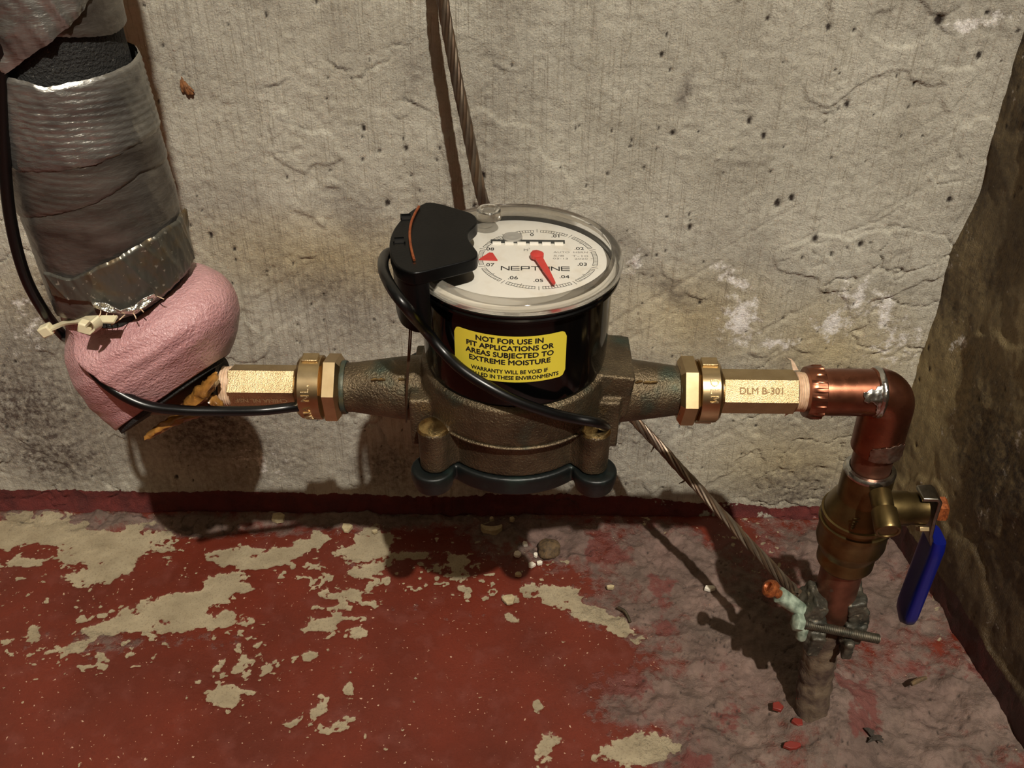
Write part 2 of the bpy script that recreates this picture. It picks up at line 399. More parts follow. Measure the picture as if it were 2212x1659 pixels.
def make_back_wall():
    xs = axis_pts(-1.6, .36, -.50, .345, .00115); zs = axis_pts(-.03, 2.75, -.012, .47, .00125)
    X, Z = np.meshgrid(xs, zs, indexing='ij'); rs = np.random.RandomState(3)
    lean = X - .02 * Z
    h = .0022 * fbm(X * 9, Z * 9, 1, 4) + .0010 * fbm(X * 40, Z * 34, 5, 4)
    groove = vn(lean * 430, Z * 9, 21) * .0014 + vn(lean * 210, Z * 6, 22) * .0013 + vn(lean * 90, Z * 3, 23) * .00050
    gm = sm(-.25, .2, fbm(X * 7, Z * 6, 9, 3)); h += groove * (.35 + .9 * gm)
    h += .00075 * fbm(X * 230, Z * 230, 31, 3)
    # slanting trowel drags and ragged lips where plaster tore
    u = X * .80 + Z * .60; wv = -X * .60 + Z * .80
    drag = np.clip(fbm(u * 10, wv * 150, 41, 3) - .22, 0, 1) * sm(.0, .3, fbm(X * 6, Z * 6, 44, 2)); h -= .0016 * drag
    lip = np.clip(np.abs(fbm(X * 24, Z * 30, 51, 4)) * -1 + .035, 0, 1) / .035 * sm(.12, .35, fbm(X * 8, Z * 8, 55, 3))
    h -= .0022 * lip
    step = sm(-.010, .010, fbm(X * 14, Z * 12, 61, 4) - .22); h += .0013 * step
    # short torn lips: skin overhangs a ragged hollow, its shade painted dark
    torn = np.zeros_like(X)
    for px, py, L, ang, dep in ((590, 180, 46, 4, 1), (735, 145, 50, -24, 1), (640, 268, 40, -32, .8), (700, 240, 34, 8, .8), (905, 222, 60, -26, 1), (860, 250, 30, -15, .6), (1010, 270, 30, -40, .5), (620, 260, 40, -20, .5), (515, 320, 6, -80, .8), (1080, 145, 24, -30, .6), (1130, 200, 22, 15, .5), (1770, 235, 46, -14, .9), (1740, 250, 30, -40, .7), (1680, 560, 40, 5, .7), (1500, 640, 60, -30, 1), (1440, 600, 40, -40, .9), (1740, 760, 60, -14, 1), (1640, 770, 40, 8, .8), (1900, 760, 60, 14, .8), (660, 558, 30, -10, .9), (680, 570, 26, 20, .7), (1380, 565, 24, 70, 1), (1390, 590, 24, -20, .8), (830, 560, 40, -15, .5), (500, 1000, 60, -25, .5), (660, 1000, 50, -40, .8), (700, 1035, 40, -30, .7), (450, 720, 50, -12, .5), (2040, 60, 34, -45, 1), (2070, 470, 40, 60, .7), (2000, 300, 30, 55, .6), (1560, 120, 30, -60, .5), (400, 330, 40, -20, .5), (480, 60, 24, -70, .6), (1250, 150, 24, -30, .5), (1290, 330, 30, 20, .5), (1480, 390, 26, -35, .5), (1600, 240, 26, -25, .5)):
        c = onY(px, py, 0)[[0, 2]]; ca, sa = cos(radians(ang)), sin(radians(ang)); L = L / 3600.
        m_ = (np.abs(X - c[0]) < 2.2 * L) & (np.abs(Z - c[1]) < 2.2 * L)
        if not m_.any(): continue
        dx, dz = X[m_] - c[0], Z[m_] - c[1]; lx, lz = dx * ca + dz * sa, -dx * sa + dz * ca
        lz = lz + .0030 * fbm(lx * 110 + px, lx * 0 + py, 7, 4) + .25 * lx * lx / L * (1 if (px + py) % 2 else -1)
        dep = dep * (.55 + .45 * ((px * 7 + py * 3) % 10) / 10)
        env = sm(1.15, .2, np.abs(lx) / L) * np.clip(.75 + 1.6 * fbm(lx * 140 + py, lx * 0 + px, 8, 3), .15, 1)
        h[m_] += dep * env * (.0015 * np.where(lz > 0, np.exp(-lz / .005), 0) - .0016 * np.where(lz <= 0, np.exp(lz / .0022), 0))
        torn[m_] = np.maximum(torn[m_], dep * env * np.exp(-((lz + .0004) / .0009) ** 2))
    yl = blob_field(X, Z, [(250, 640, 330, 110, 0, 1), (700, 560, 420, 110, 5, 1), (1500, 690, 280, 130, 0, 1), (1800, 760, 260, 150, 0, 1), (1720, 1000, 300, 130, 0, 1)], P2(lambda a, b: onY(a, b, 0)))
    wh = blob_field(X, Z, [(1600, 690, 50, 70, 15, 1), (1580, 600, 60, 25, 30, .8), (1680, 740, 60, 20, 0, .7), (1850, 640, 60, 60, 0, .8), (1800, 700, 60, 40, -25, .9), (1910, 670, 30, 60, 0, .8), (2100, 50, 90, 25, -10, .7), (1375, 565, 26, 40, 30, .6), (1940, 740, 80, 60, -40, .5),
                                (60, 690, 40, 90, 0, .35), (560, 1000, 70, 40, 20, .3)], P2(lambda a, b: onY(a, b, 0)))
    dirt = blob_field(X, Z, [(80, 860, 380, 280, 0, 1), (450, 940, 460, 210, 0, 1.), (120, 980, 300, 110, 0, 1), (620, 900, 330, 200, 0, .8), (820, 1000, 300, 90, 0, .7), (1180, 1040, 300, 40, 0, .8), (1750, 900, 300, 160, 0, .45), (700, 640, 300, 170, 30, .7), (760, 470, 150, 110, 40, .5), (640, 80, 120, 170, -30, .35), (900, 170, 60, 110, 0, .4), (1440, 620, 120, 40, 35, .9),
                                  (1300, 940, 420, 150, 0, .6), (1700, 1060, 320, 80, 0, .8), (1480, 200, 20, 60, 20, .8), (1340, 520, 150, 30, 30, .6), (600, 760, 150, 90, 0, .5)], P2(lambda a, b: onY(a, b, 0)))
    dirt = np.clip(dirt + .5 * fbm(X * 20, Z * 20, 71, 4), 0, 1); dirt = np.maximum(dirt, .35 * np.clip(fbm(X * 12, Z * 9, 73, 4) - .05, 0, 1) * 2)
    top = .0200 - .000 * X + .0035 * fbm(X * 35, Z * 0, 81, 3) - .010 * sm(.05, .24, X)
    red = (top - Z) / .004
    red = np.minimum(red, 1.2)
    red = np.where(X > .10, np.minimum(red, .6 * fbm(X * 40, Z * 60, 83, 3) + .25 + .8 * sm(.245, .25, X) * sm(.3, .28, X)), red)
    pit = np.zeros_like(X); n = 330
    pts = np.stack([rs.uniform(-.45, .34, n), rs.uniform(.03, .46, n)], 1)
    spots(X, Z, pts, pit, rs.uniform(.0005, .0013, n) * (1 + 1.0 * (rs.rand(n) > .86)))
    known = [(1619, 261, 9), (1680, 440, 11), (1453, 288, 8), (1710, 428, 8), (1830, 225, 9), (2030, 45, 12), (2115, 120, 9), (1790, 60, 8), (455, 508, 8), (785, 277, 8), (1490, 490, 8), (2050, 430, 9), (1795, 548, 6), (820, 325, 5), (1430, 120, 6), (1440, 75, 5), (1660, 40, 6)]
    kp = [onY(a, b, 0)[[0, 2]] for a, b, c in known]; spots(X, Z, kp, pit, [c / 3600. for a, b, c in known])
    h -= .0016 * pit
    pit = sm(.25, .7, pit + .3 * fbm(X * 500, Z * 500, 91, 2))
    ck = cracks(X * 9, Z * 9, 95, .006) * sm(.1, .3, fbm(X * 5, Z * 5, 97, 2)); h -= .0012 * ck; pit = np.maximum(pit, ck * .6); pit = np.maximum(pit, torn * .6)  # painted shade under the lips joins the pit colour
    h = np.where(Z < .02, h - .0006 * 0, h)
    h += .006 * sm(.012, -.012, Z)                        # the coat swells out at its foot
    P = np.stack([X, -h, Z], -1).reshape(-1, 3)
    att = dict(yellow=np.clip(yl, 0, 1) * .8, white=wh * .85 - .25, dirt=dirt, red=red, pit=pit)
    return grid_object('wall_back', P, len(xs), len(zs), wall_material('rough_plaster'), att, kind='structure')
def right_x(Y, Z): return .327 - .125 * Y - .012 * Z
def make_right_wall():
    ys = axis_pts(-2.4, .012, -.34, .010, .0016); zs = axis_pts(-.03, 2.75, -.015, .42, .0018)
    Y, Z = np.meshgrid(ys, zs, indexing='ij'); rs = np.random.RandomState(5)
    h = .0045 * fbm(Y * 8, Z * 8, 101, 4) + .0016 * fbm(Y * 40, Z * 30, 105, 4) + .0004 * fbm(Y * 250, Z * 120, 107, 3)
    lip = sm(-.03, .03, fbm(Y * 9, Z * 10, 111, 4) - .1); h += .0018 * lip
    h += .010 * sm(-.05, .0, Y) * (.6 + .6 * fbm(Y * 20, Z * 16, 113, 3))      # rounded, smeared corner
    drip = np.clip(fbm(Y * 30 + Z * 4, Z * 20, 115, 4) - .18, 0, 1) * 3
    white = drip * .35 * np.exp(-((Z - .17) / .10) ** 2) - .42
    red = np.minimum((.030 + .006 * fbm(Y * 30, Y * 0, 117, 3) - Z) / .005, 1.2); red = np.minimum(red, .8 + 1.4 * fbm(Y * 30, Z * 40, 119, 3))
    dirt = np.clip(.55 + 1.1 * fbm(Y * 10, Z * 7, 121, 5), 0, 1)
    pit = np.zeros_like(Y); pts = np.stack([rs.uniform(-.3, 0, 60), rs.uniform(.03, .4, 60)], 1); spots(Y, Z, pts, pit, rs.uniform(.0008, .0018, 60)); h -= .001 * pit
    P = np.stack([right_x(Y, Z) - h, Y, Z], -1).reshape(-1, 3)
    att = dict(yellow=np.clip(.4 + fbm(Y * 6, Z * 6, 131, 3), 0, 1), white=white, dirt=dirt, red=red, pit=sm(.3, .7, pit))
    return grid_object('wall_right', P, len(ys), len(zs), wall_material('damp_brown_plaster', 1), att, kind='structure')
F2 = lambda px, py: onZ(px, py, 0)[[0, 1]]
BARE = [(90, 1150, 190, 42, 4, 1), (250, 1178, 120, 38, -8, 1), (230, 1232, 90, 22, -16, 1), (60, 1215, 60, 14, -10, .6), (290, 1345, 90, 18, -14, .9), (390, 1310, 110, 32, -8, 1), (490, 1275, 55, 42, -30, 1),
        (430, 1345, 120, 22, -6, .9), (520, 1205, 60, 20, -10, .7), (590, 1205, 90, 18, -14, 1), (660, 1180, 60, 16, -18, .8), (800, 1178, 60, 50, 12, 1), (790, 1235, 55, 26, 0, .9), (880, 1200, 60, 14, 0, .8), (990, 1215, 40, 34, -40, .7),
        (690, 1240, 60, 18, 30, .45), (700, 1290, 36, 30, 60, .4), (760, 1290, 36, 18, 20, .7), (700, 1345, 60, 14, -8, .5), (772, 1362, 24, 20, 0, .8), (70, 1378, 24, 16, -40, .7), (165, 1398, 46, 11, -28, .8), (10, 1390, 20, 12, 0, .6),
        (490, 1505, 30, 22, 30, .7), (755, 1490, 11, 20, 0, .9), (728, 1567, 24, 8, -8, .9), (672, 1416, 18, 12, 0, .9), (690, 1530, 22, 14, -40, .6), (520, 1440, 50, 16, 0, .35), (640, 1560, 20, 8, -30, .5),
        (1200, 1285, 70, 26, 10, 1), (1265, 1320, 100, 18, 18, .9), (1335, 1352, 55, 16, 24, .9), (1098, 1292, 24, 14, 0, .8), (1105, 1335, 30, 10, 20, .6), (1180, 1625, 36, 44, 10, .9), (1370, 1625, 90, 40, -8, 1), (1280, 1640, 22, 14, 0, .7), (1160, 1520, 14, 18, 0, .5)]
GRIME = [(1180, 1165, 220, 52, 6, 1), (1450, 1230, 330, 110, 18, 1.), (1640, 1420, 330, 170, 25, 1.), (1900, 1560, 420, 260, 0, 1.), (1600, 1600, 210, 150, 0, 1.), (1850, 1250, 260, 150, 30, 1), (300, 1128, 420, 22, 3, .8), (760, 1125, 420, 20, 0, .7), (1420, 1330, 150, 50, 20, .6), (760, 1215, 30, 10, 0, .3), (1500, 1520, 200, 90, 10, .8), (300, 1385, 110, 18, 0, .22), (900, 1320, 60, 20, 10, .2)]
PIPE_FOOT = onZ(1757, 1562, 0)
def floor_x_limit(): return .50
def make_floor():
    xs = axis_pts(-1.6, .8, -.42, .37, .00125); ys = axis_pts(-2.4, .012, -.30, .004, .00125)
    X, Y = np.meshgrid(xs, ys, indexing='ij'); rs = np.random.RandomState(8)
    bare = blob_field(X, Y, BARE, F2); gr = blob_field(X, Y, GRIME, F2)
    n1 = fbm(X * 28, Y * 40, 201, 5); n2 = fbm(X * 95, Y * 120, 203, 4)
    n3 = fbm(X * 260, Y * 330, 204, 3)
    bare = bare * 1.15 + n1 * .75 + n2 * .8 + n3 * .35 - .16
    speck = np.clip(fbm(X * 190, Y * 240, 207, 3) - .40, -1, 1) * 2.2 + .8 * np.clip(fbm(X * 9, Y * 9, 209, 3), -.4, .4) - .2 - .25 * sm(-.06, -.14, Y)
    fl = blob_field(X, Y, [(720, 1290, 110, 90, 0, 1), (520, 1400, 130, 60, 0, .8), (190, 1400, 180, 50, 0, .8), (680, 1240, 120, 50, 0, .9), (490, 1500, 90, 60, 0, .6), (700, 1560, 100, 40, 0, .5), (230, 1330, 70, 30, 0, .8), (1000, 1260, 120, 40, 0, .6), (880, 1230, 90, 40, 0, .7)], F2)
    fleck = np.clip(fbm(X * 150, Y * 190, 213, 3) - .30, -1, 1) * 2.6 + .35 * np.clip(fl, -1, 1) - .12
    speck = np.maximum(speck, np.where(fl > 0, fleck, -1))
    speck = np.where(gr > .3, -1, speck) * 1.0
    bare = np.maximum(bare, np.minimum(speck, .8))
    grime = np.where(gr > -1.2, gr + .55 * fbm(X * 22, Y * 26, 211, 5), -1.5) - .05
    h = .0022 * fbm(X * 7, Y * 7, 221, 3) + .0004 * fbm(X * 60, Y * 60, 223, 3)
    bm = sm(-.05, .1, bare); h -= .0006 * bm + .0007 * bm * np.clip(fbm(X * 190, Y * 190, 225, 3), 0, 1)
    gm = sm(-.15, .35, grime)
    h += gm * (.0050 * fbm(X * 30, Y * 30, 231, 5) + .0030 * fbm(X * 130, Y * 130, 235, 4))
    lump = np.clip(fbm(X * 55, Y * 55, 241, 3) - .12, 0, 1); h += gm * .007 * lump
    h += .0030 * sm(-.030, -.003, Y) * (.5 + fbm(X * 40, Y * 40, 245, 3)) * sm(.0, -.006, Y)
    h -= .003 * np.exp(-((Y + .003) / .0022) ** 2)
    d = np.hypot(X - PIPE_FOOT[0], Y - PIPE_FOOT[1]); h += .009 * np.exp(-(d / .024) ** 2) + .010 * np.exp(-(((X - PIPE_FOOT[0] - .018) / .022) ** 2 + ((Y - PIPE_FOOT[1] - .03) / .05) ** 2))
    dr = np.clip((X - right_x(Y, 0)) , -.2, .0); h += .008 * np.exp(-(dr / .02) ** 2) * (.7 + fbm(X * 30, Y * 30, 247, 3))
    ck = cracks(X * 16, Y * 16, 251, .012) * gm; h -= .0012 * ck
    pit = sm(.55, .8, ck) * .7
    pts = np.stack([rs.uniform(.08, .36, 160), rs.uniform(-.28, -.01, 160)], 1); pp = np.zeros_like(X); spots(X, Y, pts, pp, rs.uniform(.0006, .0016, 160))
    pit = np.maximum(pit, sm(.4, .8, pp) * gm)
    h -= .0012 * pp * gm
    pink = np.clip(fbm(X * 18, Y * 18, 261, 4) + .25, 0, 1)
    # paint smears that survive in the grime
    redp = fbm(X * 24, Y * 24, 265, 4) - .10 + .5 * np.clip(blob_field(X, Y, [(1500, 1650, 130, 40, 0, 1), (1330, 1480, 170, 90, 20, 1), (1270, 1200, 140, 30, 10, .6), (1690, 1600, 60, 30, 0, .5), (1910, 1380, 60, 40, 0, .4)], F2), 0, 1)
    P = np.stack([X, Y, h], -1).reshape(-1, 3)
    return grid_object('floor', P, len(xs), len(ys), floor_material(), dict(bare=bare, grime=grime, pit=pit, pink=pink, redp=redp), kind='structure')
def floor_material():
    mt, nt, b = newmat('peeling_red_floor_paint')
    red = mixc(nt, noise_fac(nt, 14, 4), lin((106, 41, 26)), lin((90, 35, 22)))
    red = mixc(nt, mth(nt, 'MULTIPLY', noise_fac(nt, 55, 5, lo=.52, hi=.72), .4), red, lin((118, 66, 58)))
    red = mixc(nt, mth(nt, 'MULTIPLY', noise_fac(nt, 420, 3, lo=.5, hi=.8), .35), red, lin((78, 30, 22)))
    red = mixc(nt, mth(nt, 'MULTIPLY', noise_fac(nt, 380, 2, lo=.695, hi=.72), .8), red, lin((206, 176, 150)))
    gr = mixc(nt, noise_fac(nt, 26, 5), lin((132, 110, 99)), lin((100, 84, 74)))
    gr = mixc(nt, mth(nt, 'MULTIPLY', attr(nt, 'pink'), .5), gr, lin((120, 86, 80)))
    gr = mixc(nt, mth(nt, 'MULTIPLY', noise_fac(nt, 110, 6, .7, lo=.45, hi=.7), .65), gr, lin((66, 52, 43)))
    gr = mixc(nt, mth(nt, 'MULTIPLY', noise_fac(nt, 240, 5, .7, lo=.55, hi=.75), .35), gr, lin((150, 130, 112)))
    rs_ = rng(nt, mth(nt, 'ADD', attr(nt, 'redp'), mth(nt, 'MULTIPLY', mth(nt, 'SUBTRACT', noise_fac(nt, 150, 5, .65, lo=.2, hi=.8), .5), .5)), .24, .36)
    gr = mixc(nt, mth(nt, 'MULTIPLY', rs_, .7), gr, lin((108, 44, 38)))
    g = rng(nt, mth(nt, 'ADD', attr(nt, 'grime'), mth(nt, 'MULTIPLY', mth(nt, 'SUBTRACT', noise_fac(nt, 90, 6, .7, lo=.2, hi=.8), .5), 1.2)), -.1, .35)
    col = mixc(nt, g, red, gr)
    br = mixc(nt, noise_fac(nt, 40, 5), lin((166, 152, 124)), lin((142, 128, 102)))
    br = mixc(nt, mth(nt, 'MULTIPLY', noise_fac(nt, 700, 5, .7, lo=.52, hi=.68), .55), br, lin((98, 80, 62)))
    e = rng(nt, mth(nt, 'ADD', attr(nt, 'bare'), mth(nt, 'MULTIPLY', mth(nt, 'SUBTRACT', noise_fac(nt, 260, 5, .65, lo=.2, hi=.8), .5), .5)), -.03, .05)
    col = mixc(nt, e, col, br)
    col = mixc(nt, attr(nt, 'pit'), col, lin((52, 40, 32)))
    nt.links.new(col, b.inputs['Base Color'])
    rough = mth(nt, 'ADD', .42, mth(nt, 'MULTIPLY', mth(nt, 'MAXIMUM', g, e), .4)); nt.links.new(rough, b.inputs['Roughness'])
    add_bump(nt, b, noise_fac(nt, 700, 5, .6, lo=0, hi=1), .3, .0008)
    bp2 = rng(nt, mth(nt, 'MULTIPLY', g, noise_fac(nt, 300, 6, .7, lo=0, hi=1)), 0, 1); add_bump(nt, b, bp2, .7, .003)
    return mt
make_back_wall(); make_right_wall(); make_floor()
def plain_shell():
    mt = M('dim_cellar_plaster', (92, 84, 74), .9, var=(6, (70, 64, 56)), bump=(60, .4, .003))
    for name, quad in (('ceiling', [(-1.6, -2.4, 2.75), (.8, -2.4, 2.75), (.8, .0, 2.75), (-1.6, 0, 2.75)]),
                       ('wall_left', [(-1.6, -2.4, 0), (-1.6, 0, 0), (-1.6, 0, 2.75), (-1.6, -2.4, 2.75)]),
                       ('wall_front', [(-1.6, -2.4, 0), (.8, -2.4, 0), (.8, -2.4, 2.75), (-1.6, -2.4, 2.75)])):
        q = [V(p) for p in quad]; c = sum(q) / 4; out = np.array([0, 0, .06]) if name == 'ceiling' else (np.array([-.06, 0, 0]) if name == 'wall_left' else np.array([0, -.06, 0]))
        mb = MB(); vs = q + [p + out for p in q]
        mb.add(vs, [(0, 1, 2, 3), (4, 5, 6, 7), (0, 1, 5, 4), (1, 2, 6, 5), (2, 3, 7, 6), (3, 0, 4, 7)])
        o = mb.build(name, mt); o['kind'] = 'structure'
plain_shell()

# ------------------------------------------------------------------ water meter
def AX(z): return .2068 + (ZP - z) * .0222           # axis of the riser pipe at the right
def disc_pts(r, n=64): return [(r * cos(t), r * sin(t)) for t in np.linspace(0, 2 * pi, n, endpoint=False)]
ORG = (XC, YP, ZP)
LUGS = [(XC + sx * .0415, YP + sy * .036) for sx in (-1, 1) for sy in (-1, 1)]
REG_R = .0482
def make_meter():
    t = thing('water_meter', (XC, YP, ZP - .038), 'brass water meter with round white dial and yellow label, mid pipe run', 'meter')
    # cast body: bowl, lower band, necks, lugs, inlet block fused into one casting
    b = MB()
    b.rev([(.0470, .024), (.0495, .0225), (.0503, .014), (.0503, .003), (.0497, .0005), (.0462, -.001), (.0455, -.006), (.0455, -.0235)], ORG, n=96)
    for sx, L in ((-1, .093), (1, .0905)):
        b.rev([(.0190, .030), (.0186, .046), (.0172, .062), (.0150, .078), (.0136, .088), (.0136, L)], ORG, (sx, 0, 0), n=40)
        b.box((XC + sx * .044, YP, ZP - .004), (.022, .052, .030))
    b.box((XC + .0485, YP - .002, ZP + .012), (.024, .040, .026), Matrix.Rotation(.12, 3, 'Y'))
    for x, y in LUGS:
        b.rev([(.0080, -.0235), (.0083, -.004), (.0086, .0010), (.0080, .0022), (.0066, .0026)], (x, y, ZP), n=28)
        dx, dy = XC - x, YP - y
        b.box((x + dx * .14, y + dy * .14, ZP - .011), (.012, .014, .024), Matrix.Rotation(atan2(dy, dx), 3, 'Z'))
    body = remesh(b.build('body', 'bronze', t), .0009, 5)
    lid = MB()
    lid.rev([(.0503, .0006), (.0510, .0000), (.0506, -.0010), (.0470, -.0012)], ORG, n=120, wob=lambda a, h: 1 + .006 * mnoise.noise(Vector((cos(a) * 6, sin(a) * 6, h * 300))))
    lid.build('casting_seam', 'bronze', body)
    for x, y in LUGS:
        c = MB(); c.rev([(.0084, .0012), (.0076, .0026), (.0058, .0033), (.0028, .0040), (.0003, .0041)], (x, y, ZP), n=28, wob=lambda a, h: 1 + .06 * mnoise.noise(Vector((cos(a) * 2, sin(a) * 2, x * 90))))
        c.build('lug_cap', 'bronze_worn', body)
    # worn raised marks on the necks
    mk = MB()
    for px, py, L, tl in ((806, 793, .0034, .1), (822, 795, .0040, -.1), (868, 815, .0036, -.25), (1366, 789, .0040, 0), (1384, 800, .0034, .2), (1404, 789, .0034, 0), (1402, 797, .0044, .05), (1412, 813, .0050, .05), (1380, 812, .0030, .1)):
        nr = .0172 if px < 850 or px > 1390 else .0180
        q = onY(px, py, YP - nr * .62); dz = nr * sqrt(max(.05, 1 - .62 ** 2)); q[2] = ZP + dz * .97
        q[0] = onY(px, py, YP - nr * .62)[0]
        mk.tube([q + V((-L / 2, -.0002, -tl * L / 2)), q + V((0, 0, .0003)), q + V((L / 2, .0002, tl * L / 2))], [.0005, .0008, .0005], 8)
    o = mk.build('cast_marks', 'bronze_worn', body); o['kind'] = 'stuff'
    # bottom plate with four ears
    p = MB()
    p.rev([(.0440, -.0365), (.0470, -.035), (.0476, -.0265), (.0470, -.0240), (.0300, -.0238)], ORG, n=96)
    for x, y in LUGS:
        x, y = XC + (x - XC) * 1.035, YP + (y - YP) * 1.03
        p.rev([(.0070, -.0378), (.0100, -.0365), (.0116, -.030), (.0118, -.0262), (.0113, -.0240)], (x, y, ZP), n=32)
    remesh(p.build('bottom_plate', 'green_black', t), .0008, 8)
    for x, y in LUGS:
        mb = MB(); mb.rev([(.0042, -.0412), (.0050, -.0405), (.0050, -.0372)], (x, y, ZP), n=6); mb.build('bolt_head', 'green_black', t)
    for sx, X in ((-1, XC - .0925), (1, XC + .0900)):         # green gasket rings by the nuts
        g = MB(); g.rev([(.0120, -.0015), (.0146, -.0012), (.0149, 0), (.0146, .0012), (.0120, .0015)], (X, YP, ZP), (1, 0, 0), n=40); g.build('gasket', 'verdigris', t)
    # register can
    r = MB(); r.rev([(.044, .0200), (.0468, .0225), (.0478, .030), (REG_R, .050), (REG_R, .0765), (.030, .0770)], ORG, n=128); can = r.build('register_can', 'black_gloss', t)
    r = MB(); r.rev([(REG_R, .0735), (.0505, .0741), (.0518, .0752), (.0518, .0764), (.0512, .0772), (.0519, .0780), (.0519, .0790), (.0500, .0797), (.0476, .0797), (.0476, .0735)], ORG, n=128, cap=(False, False)); r.build('register_ring', 'black_gloss', t)
    r = MB(); r.rev([(.0482, .0798), (.0521, .0798), (.0527, .0806), (.0527, .0822), (.0520, .0845), (.0504, .0860), (.0482, .0866), (.0468, .0864), (.0474, .0848), (.0481, .0825)], ORG, n=128, cap=(False, False))
    r.loft([[r.v[9 * 128 + i] for i in range(128)], [r.v[i] for i in range(128)]], (False, False)); r.build('cover_rim', 'clear_rim', t)
    r = MB(); r.rev([(.0468, .0854), (.0468, .0862), (.0440, .0866), (.0003, .0868)], ORG, n=128, cap=(False, False))
    r.build('dial_cover', 'clear', t)
    # moulded boss on the cover
    c = onZ(1056, 470, ZP + .0868)
    r = MB(); r.rev([(.0066, 0), (.0062, .0045), (.0056, .0052), (.0046, .0050), (.0042, .0038), (.0036, .0034), (.0030, .0042), (.0012, .0044), (.0002, .0044)], c, n=40, cap=(False, False)); r.build('cover_boss', 'clear_rim', t)
    # dial
    zd = ZP + .0776
    d = MB(); d.rev([(.0474, -.0010), (.0474, 0), (.0002, 0)], (XC, YP, zd), n=128); dial = d.build('dial', 'dial', t)
    c = onZ(1162, 558, zd); R = (onZ(1292, 558, zd) - onZ(1032, 558, zd))[0] / 2 * .99
    zt = zd + .00015
    tk = MB()
    def seg(r0, r1, a0, a1, n=8):
        A = np.linspace(a0, a1, n + 1)
        vs = [(c[0] + rr * sin(a), c[1] + rr * cos(a), zt) for rr in (r0, r1) for a in A]
        tk.add(vs, [(i, i + 1, n + 2 + i, n + 1 + i) for i in range(n)])
    for k in range(10):
        a0 = k * pi / 5; w_ = .010
        seg(R - .0022, R + .0012, a0 - .0042, a0 + .0042, 1)
        lo_, hi_ = a0 + .065, a0 + pi / 5 - .065
        seg(R - .0000, R + .00022, lo_, hi_); seg(R - .0022, R - .00198, lo_, hi_)
        for j in range(11):
            a = lo_ + (hi_ - lo_) * j / 10; ex = .0012 if j == 5 else 0
            seg(R - .0022 - ex, R + .0002, a - .0040, a + .0040, 1)
    tk.build('scale_marks', 'ink', dial)
    for s, px, py in (('0', 1149, 507), ('.01', 1201, 510), ('.02', 1251, 537), ('.03', 1258, 571), ('.04', 1219, 598), ('.05', 1163, 606), ('.06', 1108, 600), ('.07', 1057, 572), ('.08', 1057, 538)):
        nb = MB(); put_text(nb, s, .0042, onZ(px, py, zt), (1, 0, 0), (0, 1, 0), bold=.00004); nb.build('numeral', 'ink', dial)
    # wide flat letters drawn with strokes: N E P T U N E
    lb = MB(); o0 = onZ(1083, 583, zt); x1_ = onZ(1235, 583, zt)[0]; W_ = (x1_ - o0[0]) / 7; hh, tk_ = .0036, .00062
    STK = {'N': [((0, 0), (0, 1)), ((0, 1), (1, 0)), ((1, 0), (1, 1))], 'E': [((0, 0), (1, 0)), ((0, .5), (1, .5)), ((0, 1), (1, 1)), ((0, 0), (0, 1))], 'P': [((0, 0), (0, 1)), ((0, 1), (1, 1)), ((1, 1), (1, .42)), ((1, .42), (0, .42))], 'T': [((0, 1), (1, 1)), ((.5, 1), (.5, 0))], 'U': [((0, 1), (0, 0)), ((0, 0), (1, 0)), ((1, 0), (1, 1))]}
    for k, ch in enumerate('NEPTUNE'):
        for (xa, ya), (xb, yb) in STK[ch]:
            p, q = np.array([xa * W_ * .76, ya * hh]), np.array([xb * W_ * .76, yb * hh]); dd = (q - p) / np.linalg.norm(q - p); nn = np.array([-dd[1], dd[0]]) * tk_ / 2; p, q = p - dd * tk_ * .4, q + dd * tk_ * .4
            lb.add([(o0[0] + k * W_ + u[0], o0[1] + u[1], zt) for u in (p - nn, q - nn, q + nn, p + nn)], [(0, 1, 2, 3)])
    lb.build('lettering', 'ink', dial)
    sb = MB()
    for s, px, py in (('AUTO  HSRN', 1235, 545), ('5/8   T-10', 1235, 553), ('03-13   2020', 1234, 559)):
        put_text(sb, s, .0023, onZ(px - 2, py, zt), (1, 0, 0), (0, 1, 0), width=.0175)
    put_text(sb, 'M', .0032, onZ(1136, 540, zt), (1, 0, 0), (0, 1, 0), bold=.0001); put_text(sb, '3', .0020, onZ(1143, 537, zt), (1, 0, 0), (0, 1, 0))
    sb.build('small_print', 'ink_grey', dial)
    a, b2 = onZ(1060, 521, zt), onZ(1220, 521, zt)
    wn = MB(); h_ = .0034
    wn.box(((a[0] + b2[0]) / 2, a[1], zt), (b2[0] - a[0], h_, .0004)); win = wn.build('counter_window', 'window', dial)
    for k in range(6):
        x = a[0] + (b2[0] - a[0]) * (k + .5) / 6
        wb = MB(); wb.rev([(.0016, -.0022), (.0016, .0022)], (x, a[1] - h_ * .66, zt - .0006), (1, 0, 0), n=12); wb.build('digit_wheel', 'dial', win)
    g = MB(); gc = onZ(1107, 514, zt); g.rev([(.0052, 0), (.0052, .0008), (.0044, .0012), (.0020, .0008), (.0003, .0013)], gc, n=36); g.build('grey_disc', 'grey_plastic', dial)
    tri = MB(); q = onZ(1057, 557, zt); tri.prism([(q[0] - .0052, q[1] - .0024), (q[0] + .0042, q[1] - .0030), (q[0] + .0016, q[1] + .0044), (q[0] - .0002, q[1] + .0046)], zt, zt + .0006); tri.build('red_indicator', 'red', dial)
    # pointer
    h0, tip = onZ(1160, 551, zt + .0022)[:2], onZ(1198, 614, zt + .0022)[:2]; dv = tip - h0; L = np.hypot(*dv); dv /= L; nv = np.array([-dv[1], dv[0]])
    pt = MB(); poly = [h0 + dv * x + nv * y for x, y in ((0, .0021), (L * .55, .0016), (L - .001, .0008), (L, 0), (L - .001, -.0008), (L * .55, -.0016), (0, -.0021))]
